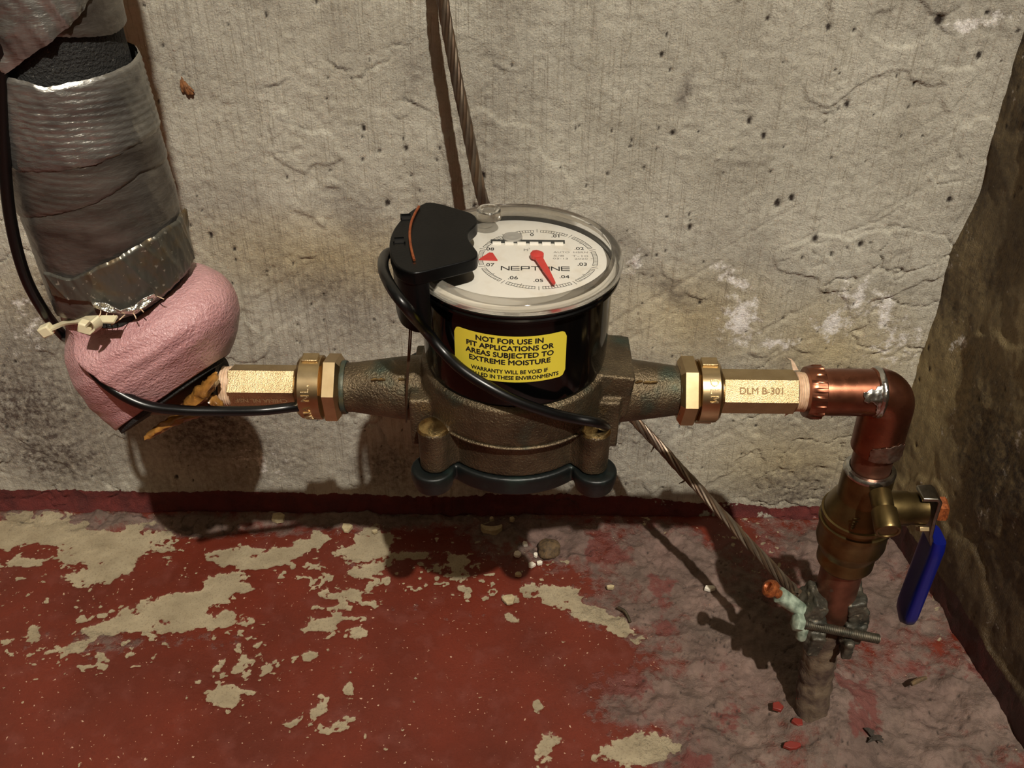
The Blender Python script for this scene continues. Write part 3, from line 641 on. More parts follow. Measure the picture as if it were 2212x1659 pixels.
    pt.prism([tuple(p) for p in poly], zt + .0018, zt + .0026); pt.rev([(.0034, .0012), (.0034, .0030), (.0022, .0038), (.0003, .0038)], (h0[0], h0[1], zt), n=28)
    tail = [h0 - dv * .0045 + nv * .0012, h0 - dv * .0045 - nv * .0012, h0 - nv * .002, h0 + nv * .002]; pt.prism([tuple(p) for p in tail], zt + .0018, zt + .0026)
    pt.build('pointer', 'red', t)
    # yellow label wrapped on the can
    RL = REG_R + .00025
    a0, a1 = -.645, .52; z1, z0 = ZP + .0664, ZP + .0401; n = 48; rc = .0035
    vs = []
    for k in range(n + 1):
        a = a0 + (a1 - a0) * k / n; dx = min(a - a0, a1 - a) * RL; ins = rc - sqrt(max(rc * rc - (rc - min(dx, rc)) ** 2, 0))
        for z in (z0 + ins, z1 - ins):
            vs.append((XC + RL * sin(a), YP - RL * cos(a), z))
    lb = MB(); lb.add(vs, [(2 * i, 2 * i + 2, 2 * i + 3, 2 * i + 1) for i in range(n)]); lab = lb.build('warning_label', 'yellow', t)
    am = (a0 + a1) / 2
    for s, dz, size, wd, bo in (('NOT FOR USE IN', .0030, .0039, .0322, .00015), ('PIT APPLICATIONS OR', .0069, .0039, .0424, .00015), ('AREAS SUBJECTED TO', .0109, .0039, .0430, .00015), ('EXTREME MOISTURE', .0149, .0039, .0396, .00015), ('WARRANTY WILL BE VOID IF', .0204, .0031, .0376, .0001), ('INSTALLED IN THESE ENVIRONMENTS', .0238, .0031, .0488, .0001)):
        v, f = text_geo(s, size); v[:, 0] *= wd / (v[:, 0].max() - v[:, 0].min()); tx = MB()
        for k, (ox, oy) in enumerate(((-bo, 0), (bo, 0), (0, bo), (0, -bo))):
            rr = RL + .00012 + k * 1e-6; ang = am + (v[:, 0] + ox) / RL
            tx.add(np.stack([XC + rr * np.sin(ang), YP - rr * np.cos(ang), z1 - dz + v[:, 1] + oy], 1), f)
        tx.build('lettering', 'ink', lab)
    vs = []
    for k in range(13):
        a = -1.62 + .44 * k / 12; e = .002 * (1 - sin(pi * k / 12)) ** 3
        for z in (ZP + .038 + e + .010 * k / 12, ZP + .069 - e): vs.append((XC + RL * sin(a), YP - RL * cos(a), z))
    lb = MB(); lb.add(vs, [(2 * i, 2 * i + 2, 2 * i + 3, 2 * i + 1) for i in range(12)]); lb.build('side_label', 'pale_label', t)
    sm_ = MB()                                    # chalky smears on the bowl
    return t
make_meter()

# ------------------------------------------------------------------ radio transmitter clipped over the dial
TZ = ZP + .0945
def make_transmitter():
    px = [(919, 437), (892, 452), (866, 474), (848, 500), (841, 527), (845, 552), (857, 574), (882, 587), (906, 588), (952, 577), (1001, 565), (1026, 557), (1032, 546), (1025, 534), (1014, 519), (1011, 508), (1014, 498), (1029, 483), (1030, 471), (1018, 460), (990, 451), (952, 440), (932, 437)]
    poly = [onZ(a, b, TZ)[:2] for a, b in px]
    fine = smooth_path([(p[0], p[1], 0) for p in poly + [poly[0]]], 4)[:-1, :2]
    t = thing('radio_transmitter', (poly[4][0] + .01, poly[4][1], TZ - .028), 'black plastic radio transmitter clipped over the left edge of the white dial', 'transmitter')
    b = MB(); b.prism([tuple(p) for p in fine], TZ - .0068, TZ); b.build('lid', 'black', t, bevel=.0016, bseg=3, sharp=50)
    # deep skirt outside the register
    RR = .0538
    out = [p for p in fine if np.hypot(p[0] - XC, p[1] - YP) > RR + .0006]
    # order by angle around the meter axis, from the back to the front
    out.sort(key=lambda p: atan2(p[1] - YP, -(p[0] - XC)))
    angs = [atan2(p[1] - YP, -(p[0] - XC)) for p in out]
    inner = [(XC - RR * cos(a), YP + RR * sin(a)) for a in np.linspace(max(angs), min(angs), 24)]
    out = [(XC + (p[0] - XC) * .985, YP + (p[1] - YP) * .985) for p in out]
    s = MB(); s.prism([tuple(p) for p in out] + inner, TZ - .0330, TZ - .0060); s.build('skirt', 'black', t, bevel=.0012)
    # two slots and raised ticks along the curved lip
    for (a, b1), (c, d) in (((866, 474), (889, 468)), ((853, 513), (872, 529))):
        p, q = onZ(a, b1, TZ), onZ(c, d, TZ); s = MB()
        s.box(((p[0] + q[0]) / 2, (p[1] + q[1]) / 2, TZ - .0003), (.0052, .0044, .0012), Matrix.Rotation(.12, 3, 'Z'))
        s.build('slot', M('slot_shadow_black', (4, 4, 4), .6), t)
        s = MB()
        for k in (-1, 1): s.box(((p[0] + q[0]) / 2 + .0026 * k, (p[1] + q[1]) / 2, TZ + .0005), (.0006, .0048, .0012), Matrix.Rotation(.12, 3, 'Z'))
        s.box(((p[0] + q[0]) / 2, (p[1] + q[1]) / 2 + .0024, TZ + .0005), (.0052, .0006, .0012), Matrix.Rotation(.12, 3, 'Z'))
        s.build('slot_rim', 'black', t)
    w_ = MB(); pts = smooth_path([onZ(a, b1, TZ + .0009) for a, b1 in ((905, 446), (896, 462), (888, 482), (885, 505), (887, 530), (892, 552), (895, 562))], 5); w_.tube(pts, .0007, 8); w_.build('copper_wire', 'copper_new', t)
    c = onZ(932, 607, TZ - .012); s = MB(); s.rev([(.0017, 0), (.0017, .0006), (.0003, .0008)], c, (-.2, -.9, .3), n=16); s.build('screw_cap', 'nylon', t)
    e = MB(); p = onY(905, 632, YP - .036); e.tube(smooth_path([p, p + V((-.0003, -.0006, -.004)), p + V((.0004, -.0002, -.009))], 4), .0007, 8); e.build('copper_wire_end', 'copper_new', t)
    return t
make_transmitter()
def make_seal_wire():
    mb = MB()
    for k, dx in enumerate((0, .0026)):
        pts = smooth_path([onY(886 + dx * 900, 668, YP - .018), onY(884 + dx * 1500, 730, YP - .0195), onY(880 + dx * 900, 800, YP - .0200), onY(878 + dx * 700, 850, YP - .0205), onY(877 + dx * 300, 912, YP - .0150)], 6)
        mb.tube(pts, .00045, 6)
    return tag(mb.build('seal_wire', 'wire_brown'), 'thin doubled wire hanging from the black transmitter past the left neck', 'wire')
make_seal_wire()

# ------------------------------------------------------------------ couplings
def hexprism(mb, x0, x1, Rc, rot, ends=.0006):
    mb.rev([(Rc - ends * 1.4, x0), (Rc, x0 + ends), (Rc, x1 - ends), (Rc - ends * 1.4, x1)], (0, YP, ZP), (1, 0, 0), n=6, rot=rot, ref=(0, 0, 1))
X_ = lambda px: onY(px, 840, YP)[0]
def coupling(name, sx, xh0, xh1, xc0, xc1, xn0, xn1, elev, label, words_nut, words_hex, words_low):
    """tailpiece with hexagon barrel and its swivel nut, sx = side that faces the meter"""
    t = thing(name, ((xh0 + xn1) / 2, YP, ZP), label, 'coupling')
    rot = radians(elev)                                   # elevation of the facet that faces the camera
    # ref = +z, second axis = cross(x, z) = -y ; an angle a lies at elevation 90-a toward the camera
    a = radians(90) - rot
    h = MB(); hexprism(h, min(xh0, xh1), max(xh0, xh1), .0121, a + pi / 6); h.build('hexagon_barrel', 'brass', t, sharp=20)
    c = MB(); c.rev([(.0095, xh1 - sx * .001), (.0106, xh1), (.0106, xc0 + sx * .001)], (0, YP, ZP), (1, 0, 0), n=40); c.build('barrel_shoulder', 'brass_smooth', t)
    n = MB(); n.rev([(.0125, xc0), (.0158, xc0 + sx * .0006), (.0172, xc0 + sx * .0022), (.0174, xc1)], (0, YP, ZP), (1, 0, 0), n=48)
    nut = n.build('swivel_nut', 'brass_smooth', t, sharp=25)
    n = MB(); hexprism(n, min(xc1, xn1), max(xc1, xn1), .0190, a + pi / 6, .0022); n.build('nut_flats', 'brass_smooth', nut, sharp=25)
    for up in (1, -1):                                     # seal-wire ears
        e = MB(); e.box(((xc0 + xc1) / 2 + sx * .001, YP + .002 * up, ZP + up * .0176), (.0088, .0070, .0022)); e.build('seal_ear', 'brass', nut, bevel=.0005)
    fy, fz = -cos(radians(37)), sin(radians(37))
    tx = MB()
    for s, el, size, rflip in words_nut:
        # letters run around the collar
        v, f = text_geo(s, size, 1.25, .0004); v[:, 0] *= .9
        Rr = .0175; ang = radians(el) + v[:, 0] / Rr * rflip
        x = (xc0 + xc1) / 2 - v[:, 1] * rflip
        rr = Rr + v[:, 2]
        tx.add(np.stack([x, YP - rr * np.cos(ang), ZP + rr * np.sin(ang)], 1), f)
    tx.build('raised_letters', 'brass', nut)
    ap = .0121 * cos(pi / 6)
    for s, el, size, flip, mt_ in words_hex:
        e = radians(el); nrm = V((0, -cos(e), sin(e))); up = V((0, sin(e), cos(e))); tx = MB()
        p = V(((xh0 + xh1) / 2, YP, ZP)) + nrm * (ap + .0001)
        put_text(tx, s, size, p, (flip, 0, 0), up * flip, bold=.00012); tx.build('stamped_letters', mt_, t)
    return t
stamp = M('stamped_grey', (120, 98, 66), .5, .7); MAT['stamp'] = stamp; MAT['stamp_pale'] = M('stamped_pale', (196, 172, 130), .5, .8)
coupling('meter_coupling', 1, X_(502), X_(645), X_(648), X_(700), X_(700), X_(742), 50, 'bright brass hexagon coupling left of the meter, half under pink foam', [('CHINA NL.', -14, .0062, 1)], [('CHINA NL NSF', -10, .0042, -1, 'stamp_pale')], None)
coupling('meter_coupling', -1, X_(1717), X_(1556), X_(1553), X_(1506), X_(1506), X_(1462), 37, 'bright brass hexagon coupling right of the meter, ahead of the copper elbow', [('DLM', 36, .0066, -1)], [('DLM B-301', 37, .0052, 1, 'stamp')], None)
def thread_tape(x0, x1, label):
    t = MB(); n = 30; prof = []
    for i in range(n):
        x = x0 + (x1 - x0) * i / (n - 1); prof.append((.0106 + .0004 * sin(i * 1.6), x))
    t.rev(prof, (0, YP, ZP), (1, 0, 0), n=32, wob=lambda a, h: 1 + .02 * sin(3 * a + h * 900))
    o = t.build('thread_tape', 'ptfe', sharp=60); return tag(o, label, 'tape')
thread_tape(X_(468), X_(506), 'pale thread seal tape wound on pipe thread beside the pink foam')
tt = thread_tape(X_(1716), X_(1752), 'pale thread seal tape wound between brass hexagon and copper adapter')
fl = MB(); p = onY(1713, 800, YP - .002)
fl.add([p, p + V((.003, 0, 0)), p + V((.0005, .001, .004)), p + V((-.0018, .001, .0068)), p + V((-.004, .001, .0072)), p + V((-.0020, .001, .0058))], [(0, 1, 2, 5), (2, 3, 4, 5)])
fl.build('loose_end', 'ptfe', tt); fl = MB()
p = onY(1715, 880, YP - .004); fl.add([p, p + V((.004, 0, .001)), p + V((-.001, -.001, -.003)), p + V((-.0045, -.001, -.0055)), p + V((-.0040, -.001, -.003))], [(0, 1, 2, 4), (2, 3, 4)])
fl.build('loose_end', 'ptfe', tt)

# ------------------------------------------------------------------ copper elbow
def make_elbow():
    t = thing('copper_elbow', (AX(ZP), YP, ZP), 'brown copper elbow with silver solder, at the top right of the pipe run', 'pipe')
    c = MB(); x0, x1 = X_(1737), X_(1776)
    c.rev([(.0108, x0), (.0138, x0 + .0006), (.0144, x0 + .0026), (.0144, x0 + .0042), (.0144, x1 - .0010), (.0126, x1)], (0, YP, ZP), (1, 0, 0), n=216, wob=lambda a, h: 1 + (.045 * (abs(((a * 18 / (2 * pi)) % 1) - .5) * 2 > .5) if x0 + .004 < h < x1 - .0006 else .0))
    c.build('ribbed_collar', 'copper', t, sharp=50)
    s = MB(); s.rev([(.0128, x1 - .001), (.0130, x1 + .004), (.0130, X_(1893))], (0, YP, ZP), (1, 0, 0), n=64); s.build('adapter_tube', 'copper', t)
    e = MB(); xe, ze = AX(ZP), ZP; R = .0092; pts = [V((X_(1884), YP, ZP)), V((xe - R - .0005, YP, ZP))]
    pts += [V((xe - R + R * sin(a), YP, ZP - R + R * cos(a))) for a in np.linspace(.08, pi / 2 - .08, 11)]
    pts += [V((xe, YP, ZP - R - .0005)), V((AX(ZP - .0385) , YP, ZP - .0385))]
    rad = [.0132] + [.0140] * (len(pts) - 2) + [.0140]; e.tube(pts, rad, 64); e.build('elbow', 'copper', t, sharp=60)
    s = MB(); xs = X_(1893); s.rev([(.0128, xs - .0022), (.0140, xs - .0010), (.0146, xs + .0002), (.0145, xs + .0012), (.0136, xs + .0024)], (0, YP, ZP), (1, 0, 0), n=96, wob=lambda a, h: 1 + .02 * mnoise.noise(Vector((cos(a) * 3, sin(a) * 3, h * 500)))); sr = s.build('solder_ring', 'solder', t)
    # spilled solder films that follow the tube
    def inside(poly, x, y):
        c_ = False; n = len(poly)
        for i in range(n):
            (x0_, y0_), (x1_, y1_) = poly[i], poly[i - 1]
            if (y0_ > y) != (y1_ > y) and x < (x1_ - x0_) * (y - y0_) / (y1_ - y0_) + x0_: c_ = not c_
        return c_
    def patch(poly, axis, rr, mt_, seed):
        hs = [q[0] for q in poly]; as_ = [q[1] for q in poly]; n = 72; mb = MB(); idx = {}
        gh, ga = np.linspace(min(hs), max(hs), n), np.linspace(min(as_), max(as_), n)
        def vert(i, j):
            if (i, j) not in idx:
                h, a = gh[i], ga[j]; r_ = rr + .0003 + .0003 * mnoise.noise(Vector((h * 400, a * 5, seed)))
                mb.v.append((h, YP - r_ * cos(a), ZP + r_ * sin(a)) if axis == 'x' else (AX(h) + r_ * sin(a), YP - r_ * cos(a), h)); idx[i, j] = len(mb.v) - 1
            return idx[i, j]
        dh, da = (max(hs) - min(hs)) * .07, (max(as_) - min(as_)) * .07
        for i in range(n - 1):
            for j in range(n - 1):
                h, a = (gh[i] + gh[i + 1]) / 2, (ga[j] + ga[j + 1]) / 2
                if inside(poly, h + dh * mnoise.noise(Vector((h * 500, a * 6, seed))), a + da * mnoise.noise(Vector((h * 500, a * 6, seed + 9)))): mb.f.append((vert(i, j), vert(i + 1, j), vert(i + 1, j + 1), vert(i, j + 1)))
        o = mb.build('solder_patch', mt_, t, sharp=80); so = o.modifiers.new('thickness', 'SOLIDIFY'); so.thickness = .0005; so.offset = 0
    patch([(X_(1848), .60), (X_(1862), .74), (X_(1876), .84), (X_(1894), .95), (X_(1894), -.40), (X_(1886), -.45), (X_(1880), -.05), (X_(1874), .22), (X_(1852), .28)], 'x', .0133, 'solder', 1)
    patch([(ZP - .0300, -.6), (ZP - .0270, .0), (ZP - .0262, .5), (ZP - .0300, 1.0), (ZP - .0385, 1.2), (ZP - .0388, .4), (ZP - .0388, -.6)], 'z', .0140, M('grey_solder_film', (140, 122, 108), .4, .9, var=(200, (116, 84, 68))), 3)
    p = MB(); z1 = onY(1893, 1008, YP)[2]; p.tube([(AX(ZP - .037), YP, ZP - .037), (AX(z1), YP, z1 - .006)], .0113, 48); p.build('riser_tube', 'copper_dull', t)
    return t
make_elbow()

# ------------------------------------------------------------------ ball valve
def make_valve():
    zt = onY(1893, 1012, YP)[2]                                       # top of the cup
    t = thing('ball_valve', (AX(.15), YP, .147), 'brass ball valve with blue lever on the riser pipe near the right wall', 'valve')
    axd = (AX(.1) - AX(.2), 0, -.1); axd = (-V(axd) / np.linalg.norm(axd)); org = V((AX(.147), YP, .147))
    H = lambda z: z - .147
    b = MB(); b.rev([(.0120, H(zt) - .002), (.0140, H(zt)), (.0146, H(zt) - .001), (.0148, H(.206)), (.0152, H(.2045)), (.0192, H(.1960)), (.0200, H(.1925)), (.0203, H(.1905)), (.0198, H(.1898)), (.0200, H(.1880)), (.0206, H(.1862)), (.0206, H(.1835)), (.0202, H(.1825)), (.0206, H(.170)), (.0207, H(.1690)), (.0200, H(.1684)), (.0198, H(.1655)), (.0168, H(.1600)), (.0166, H(.1585)), (.0172, H(.1560)), (.0172, H(.1500)), (.0150, H(.1470))], org, axd, n=80)
    body = b.build('body', 'valve_brass', t, sharp=30)
    for h, r in ((H(.1905), .0213), (H(.1848), .0217)):               # raised bands
        k = MB(); k.rev([(r - .002, h - .0019), (r, h - .0013), (r, h + .0013), (r - .002, h + .0019)], org, axd, n=80, cap=(False, False)); k.build('raised_band', 'valve_brass', body)
    s = MB(); s.rev([(.0112, H(zt) - .001), (.0118, H(zt) + .0016), (.0136, H(zt) + .0013), (.0147, H(zt) - .0002), (.0148, H(zt) - .0016)], org, axd, n=96, cap=(False, False), wob=lambda a, h: 1 + .012 * mnoise.noise(Vector((cos(a) * 4, sin(a) * 4, h * 400)))); s.build('solder_ring', 'solder', t)
    lt = MB()                                      # worn raised marks, too dark to read
    for px, py, L in ((1851, 1121, .0040), (1848, 1128, .0032), (1845, 1133, .0028), (1843, 1138, .0022), (1841, 1142, .0020), (1881, 1169, .0022), (1879, 1175, .0022), (1878, 1181, .0022)):
        zz = onY(px, py, YP - .019)[2]; rr = .0207 if py < 1150 else .0174; q = oncyl(px, py, AX(zz), YP, rr); L *= .5
        lt.tube([q + V((-L, .0004 * (q[0] > AX(zz)), .0002)), q, q + V((L, .0006, -.0002))], .0005, 8)
    o = lt.build('cast_marks', 'valve_brass', body); o['kind'] = 'stuff'
    # drain port with knurled cap
    tip = onY(1919, 1149, YP - .0425); back = tip + V((.0012, .0240, .0066)); d = (tip - back) / np.linalg.norm(tip - back); L = np.linalg.norm(tip - back)
    k = MB(); k.rev([(.0062, 0), (.0060, L - .016), (.0052, L - .0135)], back, d, n=32); k.build('drain_port', 'valve_brass', t)
    k = MB(); k.rev([(.0056, L - .0140), (.0070, L - .0132), (.0072, L - .0010), (.0066, L), (.0054, L), (.0050, L - .0006)], back, d, n=144, wob=lambda a, h: 1 + (.03 * (sin(a * 36) > 0) if L - .0125 < h < L - .0015 else 0)); k.build('drain_cap', 'valve_brass', t, sharp=50)
    # stem to the right
    zs = onY(1960, 1098, YP)[2]; x0 = AX(zs) + .012; x1 = onY(1998, 1098, YP)[0]
    k = MB(); k.rev([(.0105, x0), (.0105, x1 - .011), (.0098, x1 - .0095), (.0100, x1 - .001), (.0090, x1)], (0, YP, zs), (1, 0, 0), n=48); k.build('stem_housing', 'valve_brass', t)
    k = MB(); k.box((x1 - .002, YP - .0085, zs - .0085), (.006, .006, .003), Matrix.Rotation(-.7, 3, 'X')); k.build('lever_stop', 'brass_smooth', t, bevel=.0004)
    # lever: flat plate in the plane of the pipe, cranked outwards
    xl = x1 + .0035
    path = [(xl - .010, zs + .0122), (xl - .0015, zs + .0125), (xl + .0005, zs + .0110), (xl + .0005, zs - .004), (xl + .0030, zs - .018), (xl + .0078, zs - .030), (xl + .0092, zs - .040), (xl + .0092, zs - .055)]
    wd = [.012, .013, .014, .016, .012, .013, .014, .014]; rings = []
    P3 = np.array([(x, YP, z) for x, z in path]); T = np.gradient(P3, axis=0); T /= np.linalg.norm(T, axis=1)[:, None]
    for p, tt_, w_ in zip(P3, T, wd):
        n = np.cross(tt_, (0, 1, 0)); rings.append([p + n * (sx * .0013) + V((0, sy * w_ / 2, 0)) for sx, sy in ((-1, -1), (1, -1), (1, 1), (-1, 1))])
    k = MB(); k.loft(rings); lev = k.build('lever', 'steel', t, bevel=.0006, sharp=50)
    k = MB(); k.rev([(.0075, xl + .0015), (.0082, xl + .0025), (.0082, xl + .0070), (.0066, xl + .0085)], (0, YP, zs), (1, 0, 0), n=6, rot=.3); k.build('lever_nut', 'orange', t)
    # blue sleeve
    xg = xl + .0092; zt_, zb = onY(2032, 1178, YP - .009)[2], onY(1968, 1362, YP - .009)[2]; rings = []
    for i, f in enumerate(np.linspace(0, 1, 15)):
        z = zt_ + (zb - zt_) * f; s_ = min(1, .86 + f * 4) if f < .1 else (1 if f < .86 else max(.25, sqrt(max(0, 1 - ((f - .86) / .145) ** 2))))
        hw, ht = .0103 * s_, .0046 * (.5 + .5 * s_); ring = []
        for a in np.linspace(0, 2 * pi, 28, endpoint=False):
            ca, sa = cos(a), sin(a); ring.append((xg + ht * np.sign(ca) * abs(ca) ** .6, YP + hw * np.sign(sa) * abs(sa) ** .45, z))
        rings.append(ring)
    k = MB(); k.loft(rings); k.build('blue_sleeve', 'blue', t, sharp=60)
    z0 = onY(1800, 1310, YP)[2]
    return t
make_valve()
def make_riser():
    t = thing('riser_pipe', (PIPE_FOOT[0], PIPE_FOOT[1], .002), 'short copper riser pipe caked with dirt where it leaves the floor', 'pipe')
    zc = onY(1797, 1322, YP)[2]
    p = MB(); p.tube([(AX(.152), YP, .152), (AX(zc), YP, zc)], [.0129, .0127], 48); p.build('copper_section', 'copper_dull', t)
    s = MB(); c = onY(1830, 1232, YP - .0128); s.add([c + V((x, .0003 * abs(x) / .004, z)) for x, z in ((-.0055, .001), (-.002, .002), (.003, .0018), (.0058, .0006), (.003, -.0006), (-.002, -.0012))], [(0, 1, 2, 3, 4, 5)]); s.build('solder_drip', 'solder', t)
    pts = smooth_path([(AX(zc), YP, zc + .004), (AX(zc) + .0012, YP - .001, zc * .66), (PIPE_FOOT[0] * .4 + AX(zc) * .6, YP - .004, zc * .36), (PIPE_FOOT[0], PIPE_FOOT[1] + .003, -.004)], 10)
    p = MB(); n = len(pts); p.tube(pts, [.0112 + .0004 * sin(i * 2.1) + .006 * max(0, i / n - .6) ** 1.5 for i in range(n)], 40)
    o = p.build('caked_section', 'mud_pipe', t); jitter(o, .0016, 120, 4)
    return t
make_riser()

# ------------------------------------------------------------------ ground clamp and wires
def make_clamp():
    c = onY(1790, 1330, YP)
    t = thing('ground_clamp', (c[0], c[1], c[2] - .02), 'corroded greenish ground clamp bolted round the foot of the riser pipe', 'clamp')
    def chunk(name, boxes, mt_, seed, amp=.0045):
        mb = MB()
        for p, d, r in boxes: mb.box(p, d, Matrix.Rotation(r, 3, 'Y'))
        o = mb.build(name, mt_, t); remesh(o, .0011, 4)
        tx = bpy.data.textures.new('corrosion', 'CLOUDS'); tx.noise_scale = .007; tx.noise_depth = 4
        d = o.modifiers.new('corrosion', 'DISPLACE'); d.texture = tx; d.strength = amp; d.mid_level = .5; d.texture_coords = 'OBJECT' if False else 'LOCAL'
        return o
    pl, pr = onY(1752, 1325, YP - .006), onY(1842, 1330, YP - .004)
    chunk('jaw', [(pl + V((-.002, 0, .010)), (.0105, .022, .018), .5), (pl + V((.001, -.004, -.006)), (.0120, .018, .022), 0.), (pl + V((.0015, -.014, -.013)), (.0088, .008, .018), .1)], 'crust', 1)
    chunk('jaw', [(pr + V((.000, .004, .008)), (.013, .024, .024), -.25), (pr + V((-.001, 0, -.008)), (.0145, .020, .016), .1), (pr + V((-.0045, -.013, -.015)), (.0055, .010, .015), 0)], 'crust', 2)
    # bolt across the front
    a, b = onY(1726, 1345, YP - .018), onY(1896, 1380, YP - .016); ax = (b - a) / np.linalg.norm(b - a); L = np.linalg.norm(b - a)
    k = MB(); prof = []; n = 90
    for i in range(n): prof.append((.0029 + .0004 * (i % 2), L * i / (n - 1)))
    k.rev(prof, a, ax, n=20); k.build('bolt', M('corroded_steel_bolt', (96, 88, 74), .5, .7, var=(200, (60, 58, 48))), t, sharp=60)
    k = MB(); k.rev([(.0040, -.004), (.0058, -.003), (.0058, .0015)], a, ax, n=6); k.build('bolt_head', 'pale_green', t)
    # wire terminal with its screw
    a, b = onY(1683, 1284, YP - .008), onY(1738, 1322, YP - .010); ax = (b - a) / np.linalg.norm(b - a); L = np.linalg.norm(b - a)
    k = MB(); k.rev([(.0040, 0), (.0054, .0006), (.0052, L * .5), (.0046, L)], a, ax, n=24, wob=lambda an, h: 1 + .05 * sin(5 * an)); k.build('wire_terminal', 'pale_green', t)
    k = MB(); k.rev([(.0030, -.006), (.0030, .001)], a, ax, n=16); k.rev([(.0026, -.0085), (.0034, -.0105), (.0056, -.0098), (.0060, -.0080), (.0052, -.0055), (.0030, -.005)], a, ax, n=20, wob=lambda an, h: 1 + .08 * sin(3 * an + 1)); k.build('terminal_screw', 'orange', t)
    k = MB(); p = onY(1735, 1362, YP - .016); k.rev([(.0030, -.007), (.0036, -.006), (.0036, .006), (.0030, .007)], p, (.1, .1, 1), n=16); k.build('side_lug', 'pale_green', t)
    return t
make_clamp()
def make_ground_wire():
    pts = [onY(946, -190, -.028), onY(949, -60, -.029), onY(956, 0, -.030), onY(979, 130, -.034), onY(1010, 280, -.043), onY(1047, 445, -.052), onY(1110, 600, -.060), onY(1230, 770, -.064), onY(1378, 915, -.072), onY(1490, 1035, -.098), onY(1600, 1155, -.136), onY(1690, 1250, -.175), onY(1722, 1284, -.194)]
    P = smooth_path(pts, 14); P, T, fr = frames(P); s = np.concatenate([[0], np.cumsum(np.linalg.norm(np.diff(P, axis=0), axis=1))])
    t = thing('ground_wire', P[-1], 'brown twisted stranded wire coming down the wall behind the meter to the clamp', 'wire')
    for k in range(6):
        ang = 2 * pi * k / 6 + s * 118; q = np.array([p + .0023 * (cos(a) * u + sin(a) * v) for p, (u, v), a in zip(P, fr, ang)])
        q += np.array([[0, 0, .0004 * sin(x * 60 + k * 2)] for x in s])
        mb = MB(); mb.tube(q, .00150, 8); mb.build('strand', 'wire_brown' if k % 2 else 'wire_grey', t)
    for (px, py, Y, d) in ((1412, 955, -.078, (-.006, -.002, .003)), (1482, 1036, -.096, (-.005, -.001, -.004)), (1415, 960, -.078, (-.003, -.003, -.006))):
        p = onY(px, py, Y); mb = MB(); mb.tube([p, p + V(d) * .5, p + V(d) + V((0, 0, .001))], [.0007, .0006, .0003], 6); mb.build('frayed_strand', 'wire_brown', t)
    return t
make_ground_wire()
def cy(px, py, R): return oncyl(px, py, XC, YP, R)
def make_cable():
    r = .0027
    left = [onY(-8, -220, YP - .028), onY(-4, -60, YP - .028), onY(3, 120, YP - .030), onY(8, 320, YP - .030), onY(22, 470, YP - .030), onY(52, 590, YP - .028), onY(92, 668, YP - .020), onY(134, 722, YP - .004), onY(158, 738, YP - .012), onY(180, 768, YP - .0260),
            onY(212, 814, YP - .0345), onY(262, 852, YP - .0385), onY(320, 877, YP - .0395), onY(390, 886, YP - .0350), onY(470, 888, YP - .0290), onY(560, 887, YP - .021), onY(628, 880, YP - .0165), onY(690, 872, YP - .006), V((XC - .080, YP + .018, ZP - .012)), V((XC - .050, YP + .050, ZP - .010)), V((XC, YP + .062, ZP - .010)), V((XC + .045, YP + .046, ZP - .016)), V((XC + .060, YP + .010, ZP - .0215)), onY(1296, 938, YP - .024),
            onY(1309, 926, YP - .033), onY(1288, 913, YP - .0455), cy(1240, 904, .0560), cy(1190, 892, .0545), cy(1120, 868, .0540), cy(1060, 838, .0536), cy(1000, 800, .0530), cy(955, 757, .0525), cy(918, 712, .0570), onY(884, 672, YP - .0520), onY(850, 628, YP - .0465), onY(830, 588, YP - .028), onY(829, 560, YP - .008), onY(842, 546, YP + .004), onY(868, 552, YP + .006)]
    P = smooth_path(left, 8); mb = MB(); mb.tube(P, r, 16)
    return tag(mb.build('sensor_cable', 'rubber', sharp=80), 'long black cable from the taped pipe, across the meter to the transmitter', 'cable')
make_cable()

